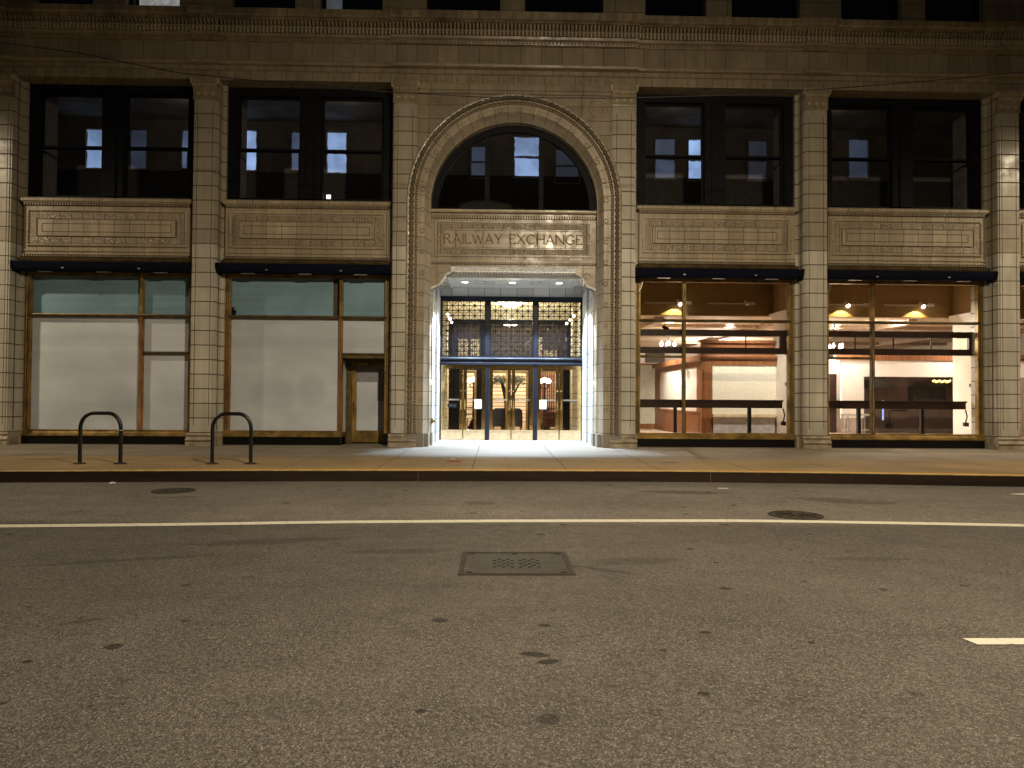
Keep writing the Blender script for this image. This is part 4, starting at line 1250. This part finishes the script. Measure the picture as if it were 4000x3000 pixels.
for i, (a, b) in enumerate(BAY):
    t = thing('rolled_awning', AW[i], 'awning', ((a+b)/2, 0, 5.0), 'rolled awnings over the shopfronts')
    mb = MB()
    prof = [(.41,5.235),(.06,5.24),(.0,5.225),(-.03,5.20),(.02,5.06),(.06,5.0),(.12,4.975),(.22,4.97),(.26,5.01),(.41,5.02)]
    mb.prism(prof, a-.05, b+.05)
    mb.build('canvas_roll', 'navy', t)
    for x in (a-.083, b+.051):
        m2 = MB(); m2.prism([(.41,5.245),(.06,5.25),(-.02,5.235),(-.045,5.20),(.01,5.03),(.06,4.96),(.2,4.94),(.41,4.97)], x, x+.03); m2.build('end_plate', 'darkmetal', t)
    m3 = MB()
    for u in (.16, .5, .83): m3.box(a+(b-a)*u-.18, a+(b-a)*u+.18, 0.10, .20, 4.958, 4.968)
    m3.build('slat', 'alum', t)
    for u in (.28, .72):
        m4 = MB(); m4.box(a+(b-a)*u-.03, a+(b-a)*u+.03, -.012, .03, 5.035, 5.06); m4.build('clip', 'alum', t)
    if i in (0, 2, 3):
        m5 = MB(); x = a+.12
        m5.tube([(x+.03, .40, 5.0), (x+.06, .38, 4.85), (x+.02, .38, 4.72), (x-.05, .38, 4.62)], .007, 5); m5.build('pull_cord', 'alum', t)
        
# papered windows, film above
def sheet(x0, x1, z0, z1, y, name, mat, label, cat, group, wav=.012):
    mb = MB(); nx, nz = 14, 10
    P = [[(x0+(x1-x0)*i/nx, y+random.uniform(-wav, wav)*.5, z0+(z1-z0)*j/nz) for i in range(nx+1)] for j in range(nz+1)]
    for j in range(nz):
        for i in range(nx): mb.face([P[j][i], P[j][i+1], P[j+1][i+1], P[j+1][i]])
    o = mb.build(name, mat, None, True); tag(o, label, cat, group); return o
G = 'white paper covering the shop windows'
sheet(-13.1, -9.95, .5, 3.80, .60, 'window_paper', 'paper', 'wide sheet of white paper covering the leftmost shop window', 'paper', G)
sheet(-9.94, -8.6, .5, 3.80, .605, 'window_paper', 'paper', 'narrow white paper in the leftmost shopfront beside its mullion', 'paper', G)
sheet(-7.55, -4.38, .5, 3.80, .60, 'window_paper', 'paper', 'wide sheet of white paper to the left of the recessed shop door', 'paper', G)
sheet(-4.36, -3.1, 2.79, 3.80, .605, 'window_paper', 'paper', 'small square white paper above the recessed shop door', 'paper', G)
G = 'blue green film in the transoms'
sheet(-13.1, -9.96, 3.83, 4.98, .615, 'transom_film', 'teal', 'wide blue green film in the transom of the leftmost shopfront', 'film', G)
sheet(-9.94, -8.6, 3.83, 4.98, .615, 'transom_film', 'teal', 'narrow blue green film in the transom of the leftmost shopfront', 'film', G)
sheet(-7.55, -4.62, 3.83, 4.98, .615, 'transom_film', 'teal', 'wide blue green film in the transom left of the recessed door', 'film', G)
sheet(-4.36, -3.1, 3.83, 4.98, .615, 'transom_film', 'teal', 'narrow blue green film in the transom over the recessed door', 'film', G)
mb = MB(); mb.slab([(-7.5,3.88),(-7.36,3.88),(-7.34,3.98),(-7.40,4.0),(-7.40,4.08),(-7.45,4.08),(-7.46,3.99),(-7.5,3.98)], .58, .60)
mb.build('peeled_gap', 'darkmetal', SF[1])
mb = MB(); mb.box(-14.2, -4.5, .70, .8, .3, 5.2); mb.box(-4.5, -2.9, .70, .8, 2.75, 5.2); mb.box(-4.5, -2.9, 1.45, 1.5, .2, 2.9); mb.build('shop_backing', 'lobbydark', B)

# recessed shop door in the second bay
mb = MB()
Xl, Xr, Yd = -4.33, -3.02, 1.25
mb.box(Xl, Xr, .5, 1.3, 2.66, 2.743); mb.box(Xl-.04, Xl, .62, 1.25, .2, .55)
mb.box(Xl-.04, Xl, .62, .68, .55, 2.66); mb.box(Xl-.04, Xl, 1.2, 1.25, .55, 2.66); mb.box(Xl-.04, Xl, .68, 1.2, 2.6, 2.66)
mb.box(Xr, Xr+.05, .62, 1.3, .2, 2.66)
mb.box(Xl, Xl+.13, Yd, Yd+.08, .21, 2.66); mb.box(Xl+.13, Xr, Yd, Yd+.08, 2.58, 2.66)
sd = mb.build('shop_doorway', 'bronzedark', B)
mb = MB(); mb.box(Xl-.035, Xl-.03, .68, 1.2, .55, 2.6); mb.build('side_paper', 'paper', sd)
mb = MB()
mb.box(Xl+.14, Xl+.27, Yd-.01, Yd+.05, .24, 2.57); mb.box(Xr-.14, Xr-.01, Yd-.01, Yd+.05, .24, 2.57)
mb.box(Xl+.27, Xr-.14, Yd-.01, Yd+.05, 2.47, 2.57); mb.box(Xl+.27, Xr-.14, Yd-.01, Yd+.05, .24, .58)
mb.frame(Xl+.30, Xr-.17, .28, .54, .03, Yd-.025, Yd-.011)
dd = mb.build('shop_door', 'bronze', sd)
mb = MB(); mb.face([(Xl+.27, Yd+.02, .58), (Xr-.14, Yd+.02, .58), (Xr-.14, Yd+.02, 2.47), (Xl+.27, Yd+.02, 2.47)]); mb.build('pane', 'glass', dd)
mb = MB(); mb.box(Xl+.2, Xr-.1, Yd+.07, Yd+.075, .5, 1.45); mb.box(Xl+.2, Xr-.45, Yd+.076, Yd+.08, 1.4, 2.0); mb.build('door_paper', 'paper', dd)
mb = MB(); mb.box(Xl+.2, Xr-.1, Yd+.085, Yd+.09, .5, 2.5); mb.build('door_blind', plain('grey_blind', (.30,.30,.34), .7), dd)
mb = MB(); mb.tube([(Xl+.205, Yd-.02, 1.45), (Xl+.205, Yd-.07, 1.43), (Xl+.205, Yd-.07, 1.2), (Xl+.205, Yd-.02, 1.18)], .013, 8); mb.ball((Xl+.205, Yd-.02, 1.7), .02); mb.build('handle', 'brass', dd)

# ------------------------------------------------------------------ lit shop room behind bays three to five
mb = MB(); mb.box(3.6, 21, .95, 18.2, .1, .31); mb.build('shop_floor', 'ifloor', B)
mb = MB(); mb.box(3.3, 21, 3.0, 18.2, 4.24, 4.35); mb.build('shop_ceiling', 'iceil', B)
mb = MB()
mb.box(3.3, 21, 2.98, 3.3, 4.26, 5.3); mb.box(3.3, 21, .9, 3.3, 5.3, 5.4)
mb.build('ceiling_fascia', 'ibrown', B)
mb = MB()
mb.box(8.97, 9.30, 1.0, 3.0, .3, 4.24); mb.box(14.86, 15.15, 1.0, 3.0, .3, 4.24)
mb.box(3.4, 3.6, .95, 18, .3, 5.3); mb.box(21, 21.2, .95, 18, .3, 5.3); mb.box(3.4, 21, 18, 18.2, .3, 4.24)
mb.build('shop_wall', 'iwhite', B)
mb = MB(); mb.box(8.972, 9.30, .95, 3.0, 4.241, 5.3); mb.box(14.862, 15.15, .95, 3.0, 4.241, 5.3); mb.build('brown_upper_wall', 'ibrown', B)
mb = MB()
for x in (8.97, 14.86):
    mb.add([(x-.001,.95,4.1),(x-.16,.95,4.30),(x-.001,.95,4.36),(x-.001,3.0,4.1),(x-.16,3.0,4.30),(x-.001,3.0,4.36)], [(0,1,2),(3,5,4),(0,3,4,1),(1,4,5,2),(0,2,5,3)])
mb.build('crown_moulding', 'iwhite', B)
mb = MB()
for x, zz in ((9.4, 1.95), (14.9, 2.0)):
    pass
mb.box(8.955, 8.969, 1.9, 2.05, 2.0, 2.1); mb.box(14.845, 14.859, 2.0, 2.2, 2.0, 2.1); mb.box(8.955, 8.969, 1.9, 2.02, 2.95, 3.02)
mb.build('wall_switch', 'kbox', B)
mb = MB()
for k in range(3): mb.box(3.6, 21, 5.5+k*3.6, 5.8+k*3.6, 4.12, 4.239)
for k in range(4): mb.box(5.2+k*4.2, 5.5+k*4.2, 3.31, 18, 4.06, 4.238)
mb.build('ceiling_beam', plain('tan_beam', (.42, .32, .23), .7), B)
mb = MB(); mb.box(3.6, 7.2, 9.6, 9.75, .3, 2.95); mb.box(3.6, 7.2, 9.57, 9.598, .31, .52, 1); mb.box(3.6, 7.2, 9.55, 9.76, 2.95, 3.02, 1)
tag(mb.build('sage_partition', ['igreen', 'wood']), 'pale sage partition wall at the far left of the lit shop', 'partition')
# oak panelled booth with white boards
t = thing('panelled_booth', 'red oak panelled booth with large white boards in the lit shop', 'booth', (7.5, 5, .31))
mb = MB()
mb.box(6.56, 6.90, 2.7, 2.85, .31, 2.66); mb.box(6.90, 8.97, 2.7, 2.85, 2.66, 2.80); mb.box(6.90, 8.97, 2.72, 2.85, .31, 1.05)
mb.box(6.56, 6.9, 2.70, 2.85, 2.66, 2.80)
mb.build('front_frame', 'wood', t)
mb = MB(); mb.box(6.92, 8.97, 2.74, 2.80, 1.05, 2.655); mb.build('front_board', plain('white_textured_board', (.78,.74,.62), .5, var=.08, scale=20, bump=.3, bscale=45), t)
mb = MB(); mb.prism([(2.7,2.80),(2.64,2.86),(2.63,2.92),(2.67,2.97),(2.9,2.97),(2.9,2.80)], 6.48, 8.97); mb.box(6.48, 6.58, 2.9, 9.4, 2.80, 2.97); mb.build('cornice', 'wood', t)
mb = MB(); mb.box(6.56, 8.97, 2.82, 3.2, 2.97, 3.40); mb.box(6.5, 8.97, 2.75, 2.82, 3.36, 3.45); mb.build('upper_panel', 'wood', t)
mb = MB()
mb.box(6.60, 6.75, 2.86, 9.4, .31, 1.15); mb.box(6.60, 6.75, 2.86, 9.4, 2.62, 2.80); mb.box(6.60, 6.75, 2.86, 3.4, 1.15, 2.62); mb.box(6.60, 6.75, 8.6, 9.4, 1.15, 2.62)
for k in range(4): mb.box(6.585, 6.6, 3.1+k*1.55, 3.2+k*1.55, .4, 1.1)
mb.box(6.58, 6.60, 2.86, 9.4, 1.10, 1.16)
mb.build('side_frame', 'wood', t)
mb = MB(); mb.box(6.63, 6.72, 3.4, 8.6, 1.15, 2.62); mb.build('side_board', 'iwhite', t)
mb = MB(); mb.box(6.64, 6.82, 2.685, 2.70, .45, 1.0); mb.box(6.62, 6.84, 2.68, 2.699, 1.3, 2.5); mb.build('raised_panel', 'wood', t)
mb = MB(); mb.box(6.93, 8.9, 2.69, 2.715, .45, .98); mb.build('lower_board', plain('grey_board', (.62,.60,.57), .6), t)
mb = MB(); mb.prism([(2.715,.98),(2.62,.98),(2.6,1.0),(2.6,1.09),(2.715,1.10)], 6.91, 8.9); mb.build('ledge', plain('pale_ledge', (.62,.50,.33), .6), t)

# rails hung just behind the glass and bar counters
for (x0, x1, rods, endside, lab) in ((4.05, 8.66, (7.36, 5.56), 1, 'dark suspended double rail behind the lit window next to the entrance'), (9.62, 14.30, (10.61, 11.75, 12.89), 1, 'dark suspended double rail behind the lit window of the kitchen bay')):
    t = thing('suspended_rail', lab, 'rail', ((x0+x1)/2, 1.0, 2.9), 'suspended rails behind the shop glass')
    for z0, z1 in ((3.42, 3.60), (2.90, 3.08)):
        mb = MB(); mb.box(x0, x1, .95, 1.05, z0, z1); mb.build('rail', 'darkwood', t)
    for r_ in rods:
        mb = MB(); mb.box(r_-.014, r_+.014, .98, 1.02, 3.08, 3.42); mb.build('rod', 'darkwood', t)
    mb = MB(); mb.box(x1-.30, x1, .951, 1.049, 3.08, 3.42); mb.build('end_box', 'darkwood', t)
    xe = 8.97 if x1 < 9 else 14.86
    for zz in (2.99, 3.51):
        mb = MB(); mb.box(x1, xe, .98, 1.02, zz-.02, zz+.02); mb.build('bracket', 'darkwood', t)
for (x0, x1, legs, lab) in ((3.8, 8.50, (5.31, 7.52), 'dark brown bar counter behind the lit window next to the entrance'), (9.6, 14.0, (10.79, 12.69), 'dark brown bar counter behind the lit window of the kitchen bay')):
    t = thing('bar_counter', lab, 'counter', ((x0+x1)/2, 1.2, .31), 'bar counters behind the shop glass')
    mb = MB(); mb.box(x0, x1, 1.05, 1.5, 1.50, 1.55); mb.build('counter_top', 'darkwood', t)
    mb = MB(); mb.box(x0, x1-.02, 1.08, 1.12, 1.31, 1.50); mb.build('fascia', 'darkwood', t)
    for l in legs:
        mb = MB(); mb.box(l-.045, l+.045, 1.1, 1.2, .31, 1.31); mb.build('leg', 'blackpaint', t)
    mb = MB(); mb.tube([(x1+.05, 1.2, 1.3), (x1+.1, 1.2, 1.1), (x1+.05, 1.2, .9)], .02, 6); mb.box(x1, x1+.12, 1.15, 1.25, .8, .92); mb.build('bracket', 'blackpaint', t)

# track lights on the fascia
TR = [(4.78, 6.29, 5.88, 1), (6.82, 8.35, 8.06, 0), (9.9, 12.1, 11.30, 1), (12.58, 14.2, 13.75, 1)]
TL = ['white track light with one lit head at the left end of the brown fascia', 'white track light with an unlit head beside the first bay column', 'white track light with a lit head behind the kitchen bay mullion', 'white track light with a lit head at right on the brown fascia']
for (x0, x1, xh, on), lab in zip(TR, TL):
    t = thing('track_light', lab, 'track light', ((x0+x1)/2, 2.9, 4.65), 'track lights on the brown fascia')
    mb = MB(); mb.box(x0, x1, 2.93, 2.975, 4.63, 4.67); mb.build('track', 'iwhite', t)
    mb = MB(); mb.tube([(xh-.05, 2.86, 4.73), (xh, 2.78, 4.60)], [.05, .07], 12); mb.build('lamp_head', 'iwhite', t)
    mb = MB(); mb.box(x1-.2 if xh > (x0+x1)/2 else x0, x1 if xh > (x0+x1)/2 else x0+.2, 2.9, 2.929, 4.60, 4.70); mb.build('power_box', 'iwhite', t)
    if on:
        mb = MB(); mb.ball((xh+.005, 2.77, 4.585), .06, 0, 10); mb.build('bulb', 'bulb', t, True)
        spot('track_beam', (xh-.12, 2.78, 4.57), (xh-.16, 2.82, 3.0), 70, (1, .74, .34), 122, .25, .02)

# ceiling lights in the shop, and spots added for its boards
CD = [(8.4, 5.5, 'middle'), (6.1, 5.0, 'first'), (10.3, 5.2, 'third'), (12.2, 5.4, 'fourth'), (14.4, 6.0, 'fifth'), (17.2, 5., 'last')]
for i, (x, y, nm) in enumerate(CD):
    mb = MB(); mb.lathe(x, y, [(.14, 4.239), (.14, 4.222), (.02, 4.218)], 16)
    o = mb.build('ceiling_downlight', 'warmdisc')
    tag(o, 'flat glowing ceiling disc, the %s along the front of the lit shop' % nm, 'downlight', 'ceiling discs in the lit shop')
    spot('shop_light', (x, y, 4.15), (x, y+.2, 0), 520, (1, .89, .76), 165, .6, .12)
for (x, y) in ((6., 8.), (10.5, 10.5), (14.5, 4.4), (12.8, 4.2), (7.9, 1.9)):
    pass
spot('shop_light', (12.2, 4.3, 4.1), (15.5, 1.6, 1.), 330, (1, .90, .74), 120, .7, .06)
spot('shop_light', (7.9, 1.15, 4.9), (7.9, 2.8, 1.6), 650, (1, .92, .80), 70, .7, .06)  # unseen spot added to brighten the booth's front board
spot('shop_light', (5.6, 6.0, 4.1), (6.7, 5.6, 1.8), 900, (1, .92, .78), 130, .7, .06)  # unseen spot added to brighten the booth's side board
spot('shop_light', (13.2, 3.6, 4.1), (15, 5.9, 2.4), 130, (1, .89, .82), 140, .7, .06)
point('shop_bounce', (10., 12., 3.4), 650, (1, .89, .76), .3)

def chandelier(x, y, z, label, n=6):
    t = thing('candle_chandelier', label, 'chandelier', (x, y, z), 'chandeliers in the lit shop')
    mb = MB(); mb.tube([(x, y, 4.239), (x, y, z+.02)], .02, 6); mb.lathe(x, y, [(.02, z-.1), (.08, z-.05), (.05, z+.05), (.02, z+.1)], 10)
    for k in range(n):
        a = 2*PI*k/n+.4
        mb.tube([(x, y, z-.03), (x+.15*math.cos(a), y+.15*math.sin(a), z-.09), (x+.27*math.cos(a), y+.27*math.sin(a), z)], .012, 6)
    mb.build('arms', 'blackiron', t)
    for k in range(n):
        a = 2*PI*k/n+.4
        m2 = MB(); m2.lathe(x+.27*math.cos(a), y+.27*math.sin(a), [(.02, z), (.045, z+.06), (.03, z+.12), (.004, z+.17)], 8); m2.build('bulb', 'bulb', t, True)
    point('chandelier_light', (x, y, z+.25), 45, (1, .82, .58), .1)
chandelier(6.2, 5.6, 3.45, 'lit candle chandelier beyond the window next to the entrance')
chandelier(11.75, 4.6, 3.35, 'bright candle chandelier at left in the kitchen bay', 5)
chandelier(5.0, 8.6, 3.25, 'lit candle chandelier far back at left in the lit shop')

for i, (x, y, lab) in enumerate(((4.75, 4.4, 'black ceiling spotlight nearest the left jamb of the lit shop beside the entrance'), (5.15, 6.3, 'black ceiling spotlight behind the left window mullion of the lit shop'), (5.75, 4.2, 'black ceiling spotlight just left of the candle chandelier'))):
    t = thing('ceiling_spotlight', lab, 'spotlight', (x, y, 4.0), 'black spotlights under the shop ceiling')
    mb = MB(); mb.tube([(x, y, 4.239), (x, y, 4.0)], .018, 6); mb.build('stem', 'blackiron', t)
    mb = MB(); mb.tube([(x-.09, y, 4.02), (x+.10, y-.05, 3.90)], [.05, .075], 10); mb.build('lamp_head', 'blackiron', t)
t = thing('wall_screen', 'dark flat screen with a pale side box over the sage partition', 'screen', (6.6, 9.4, 3.2))
mb = MB(); mb.box(6.2, 7.0, 9.42, 9.5, 3.04, 3.45); mb.build('panel', 'kbox', t)
mb = MB(); mb.box(7.02, 7.15, 9.40, 9.5, 3.05, 3.42); mb.build('side_box', 'iwhite', t)
# kitchen bay
point('added_kitchen_fill', (14.6, 7.0, 2.7), 14, (1, .82, .68), .15)  # unseen fill lamp added to lift the kitchen walls
t = thing('kitchen_partition', 'white partition with a wide opening to the unlit kitchen', 'partition', (14.5, 6, .31))
mb = MB(); mb.box(12.64, 13.45, 5.85, 6.0, .9, 3.02); mb.box(13.45, 20, 5.85, 6.0, 2.42, 3.02); mb.build('white_wall', 'iwhite', t)
mb = MB(); mb.box(12.4, 20, 5.80, 6.02, 3.02, 3.24); mb.build('oak_header', 'wood', t)
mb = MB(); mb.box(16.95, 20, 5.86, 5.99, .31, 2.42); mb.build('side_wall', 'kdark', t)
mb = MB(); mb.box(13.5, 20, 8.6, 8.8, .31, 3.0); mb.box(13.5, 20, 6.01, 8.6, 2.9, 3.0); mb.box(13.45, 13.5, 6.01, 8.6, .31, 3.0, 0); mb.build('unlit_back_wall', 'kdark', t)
mb = MB(); mb.box(12.75, 13.0, 7.0, 7.1, .31, 2.55); tag(mb.build('dark_door', 'darkwood'), 'narrow dark brown door at the left of the kitchen bay', 'door')
mb = MB(); mb.box(12.2, 13.45, 7.2, 7.3, .31, 3.2); tag(mb.build('cream_wall', 'iwhite'), 'cream wall beside the narrow dark door in the kitchen bay', 'wall')
mb = MB(); mb.slab([(14.7,2.35),(15.46,2.35),(15.46,2.28),(15.85,2.09),(15.85,2.04),(14.7,2.04)], 7.8, 8.5); tag(mb.build('extractor_hood', 'kbox'), 'dark sloping extractor hood in the unlit kitchen', 'hood')
t = thing('electrical_cabinet', 'grey enamel cabinet on the unlit kitchen back wall', 'cabinet', (17.3, 8.3, 1.56))
mb = MB(); mb.box(16.7, 18.0, 8.2, 8.6, 1.5, 2.12); mb.build('case', 'kbox', t); mb = MB(); mb.box(16.75, 17.33, 8.17, 8.2, 1.53, 2.09); mb.box(17.37, 17.95, 8.17, 8.2, 1.53, 2.09); mb.build('door', 'kbox', t)
mb = MB(); mb.tube([(15.9,8.5,.5),(15.9,8.5,1.1),(15.95,8.5,1.16),(16.6,8.5,1.16)], .025, 6); mb.box(15.8, 16.0, 8.45, 8.6, .45, .62); tag(mb.build('conduit_pipe', 'kbox'), 'bent grey conduit with a box on the kitchen back wall', 'conduit')
t = thing('steel_work_table', 'stainless steel work table standing left of the kitchen opening', 'work table', (12.65, 5, .31))
mb = MB(); mb.box(12.3, 13.2, 4.8, 5.3, 1.02, 1.07); mb.build('table_top', 'steel', t)
mb = MB(); mb.box(12.35, 13.15, 4.85, 5.25, .5, .53); mb.build('shelf', 'steel', t)
for x in (12.34, 13.16):
    for y in (4.84, 5.26): mb = MB(); mb.tube([(x, y, .31), (x, y, 1.02)], .022, 6); mb.build('leg', 'steel', t)
mb = MB(); pts = [(15.9+.065*k, 5.7, 2.26+.035*math.sin(k*2.1)) for k in range(11)]
mb.tube(pts, .034, 6); tag(mb.build('reflection_squiggle', 'yreflect', None, True), 'small yellow reflection added as a glowing wavy tube over the dark kitchen opening', 'reflection')  # glowing tube added in place of a yellow reflection
for x, nm in ((11.64, 'left'), (12.0, 'right')):
    mb = MB(); mb.tube([(x, 2.0, .95), (x, 2.0, 1.56)], .022, 8); tag(mb.build('blue_reflection_tube', 'breflect', None, True), 'thin upright blue reflection, added as a glowing tube on the %s by the bay mullion' % nm, 'light tube', 'added blue reflection streaks')  # glowing tubes added in place of blue reflections in the glass
    mb = MB(); 

# ================================================================== STREET THINGS
def bike_rack(x0, x1, y0, y1, label, tie=False):
    t = thing('bike_rack', label, 'bike rack', ((x0+x1)/2, (y0+y1)/2, .2), 'hoop bike racks on the sidewalk')
    h = 1.25-.036
    rx, rz = .25, .31
    pts = [(x0, y0, .2), (x0, y0, .6), (x0, y0, h-rz)]
    ux = (x1-x0); 
    def at(u, z): return (x0+ux*u, y0+(y1-y0)*u, z)
    for k in range(1, 9):
        a = PI/2*k/8; pts.append(at((rx-rx*math.cos(a))/ux, h-rz+rz*math.sin(a)))
    for k in range(0, 9):
        a = PI/2*k/8; pts.append(at((ux-rx+rx*math.sin(a))/ux, h-rz+rz*math.cos(a)))
    pts += [(x1, y1, .6), (x1, y1, .2)]
    mb = MB(); mb.tube(pts, .037, 14); mb.build('hoop', 'blackpaint', t, True)
    for (x, y) in ((x0, y0), (x1, y1)):
        mb = MB(); mb.lathe(x, y, [(.115, .2), (.115, .212), (.06, .222), (.045, .235)], 18)
        for k in range(4):
            a = PI/4+k*PI/2; mb.lathe(x+.085*math.cos(a), y+.085*math.sin(a), [(.014, .21), (.014, .225)], 6)
        mb.build('base_flange', 'rust', t)
    if tie:
        mb = MB(); mb.tube([(x1+.041*math.cos(a), y1+.041*math.sin(a), .88+.006*math.sin(a)) for a in [2*PI*k/16 for k in range(17)]], .008, 5)
        mb.box(x1-.055, x1-.035, y1-.045, y1-.03, .874, .888)
        mb.build('cable_tie', 'notice', t)
bike_rack(-8.28, -7.50, -5.21, -5.17, 'black hoop bike rack before the leftmost window, white tie on its right leg', True)
bike_rack(-5.71, -4.95, -5.09, -5.05, 'black hoop bike rack in front of the second pier, without any tie')

def manhole(x, y, r, label, pattern):
    t = thing('manhole_cover', label, 'manhole cover', (x, y, 0), 'round iron covers in the road')
    mb = MB(); mb.lathe(x, y, [(r, .001), (r, .010), (r-.035, .012), (r-.035, .004)], 36); mb.build('rim', 'rust', t)
    mb = MB(); mb.lathe(x, y, [(r-.045, .002), (r-.045, .009)], 36)
    if pattern:
        for k in range(4): mb.box(x-.22+k*.12, x-.14+k*.12, y-.12, y+.12, .009, .016)
    else:
        for k in range(8):
            a = 2*PI*k/8; mb.tube([(x+.06*math.cos(a), y+.06*math.sin(a), .011), (x+(r-.08)*math.cos(a), y+(r-.08)*math.sin(a), .011)], .012, 4)
        mb.lathe(x, y, [(.05, .009), (.05, .016)], 10)
    mb.build('lid', 'iron', t)
manhole(-5.31, -7.68, .34, 'round iron cover near the kerb with raised blocks across its lid', True)
manhole(4.13, -9.92, .36, 'round iron cover touching the white lane line, with ribs on its lid', False)
t = thing('utility_vault_cover', 'rectangular iron vault cover with rows of vent holes in the middle of the road', 'vault cover', (.21, -12.7, 0))
mb = MB()
x0, x1, y0, y1 = -.29, .71, -13.14, -12.27
for (a, b, c, d) in ((x0-.03, x1+.03, y0-.03, y0+.02), (x0-.03, x1+.03, y1-.02, y1+.03), (x0-.03, x0+.02, y0+.02, y1-.02), (x1-.02, x1+.03, y0+.02, y1-.02)):
    mb.box(a, b, c, d, -.02, .008)
mb.build('frame', 'rust', t)
mb = MB(); mb.box(x0+.035, x1-.035, y0+.035, y1-.035, -.01, .006); mb.build('plate', 'iron', t)
M['hole'] = plain('dark_hole', (.004, .004, .004), .9)
mb = MB()
for gx in (0, 1):
    for r_ in range(6):
        for c in range(5):
            if (r_+c) % 2: continue
            x = x0+.30+gx*.245+c*.042; y = y0+.26+r_*.062
            mb.lathe(x, y, [(.021, .0062), (.021, .0078)], 10)
for (x, y) in ((x0+.07, y0+.06), (x1-.07, y0+.06), (x0+.07, y1-.06), (x1-.07, y1-.06), (x0+.5, y1-.06)): mb.box(x-.03, x+.03, y-.02, y+.02, .0062, .0078)
mb.build('vent_holes', 'hole', t)

def crumple(x, y, z, r, name, mat, label, n=26):
    bm = bmesh.new(); bmesh.ops.create_icosphere(bm, subdivisions=2, radius=r)
    for v in bm.verts:
        k = random.uniform(.45, 1.25); v.co = Vector((v.co.x*k*1.2, v.co.y*k, v.co.z*k*.55))
    me = bpy.data.meshes.new(name); bm.to_mesh(me); bm.free(); me.materials.append(M[mat])
    o = bpy.data.objects.new(name, me); o.location = (x, y, z+r*.4); COL.objects.link(o)
    return tag(o, label, 'litter', None)
crumple(-6.74, -6.86, 0, .055, 'crumpled_paper', 'notice', 'crumpled white paper scrap in the gutter below the first bike rack')
crumple(-.90, -4.0, .2, .05, 'crumpled_wrapper', 'notice', 'pale crumpled wrapper lying on the sidewalk before the entrance')
mb = MB(); mb.tube([(-1.02, -4.42, .207), (-.86, -4.38, .212), (-.72, -4.46, .207)], .014, 5); tag(mb.build('red_strip', 'litterred'), 'thin red strip of litter on the sidewalk before the entrance', 'litter')
mb = MB(); mb.box(3.95, 4.12, -7.15, -7.10, .0, .012); tag(mb.build('paper_scrap', 'notice'), 'flat white paper scrap in the gutter before the lit window', 'litter')

# cable slung along the street
mb = MB()
cb = [(-17, 9.95), (-13, 9.42), (-10.65, 9.11), (-9.02, 8.92), (-6.84, 8.52), (-4.6, 8.33), (-2.45, 8.19), (-.23, 8.10), (2.56, 8.13), (5.95, 8.28), (7.08, 8.40), (9.37, 8.62), (11.67, 8.87), (14, 9.3), (17, 9.95)]
mb.tube([(x, -4.3, z) for x, z in cb], .011, 6)
tag(mb.build('overhead_cable', 'cable', None, True), 'thin black cable sagging across the whole facade above the shop windows', 'cable')
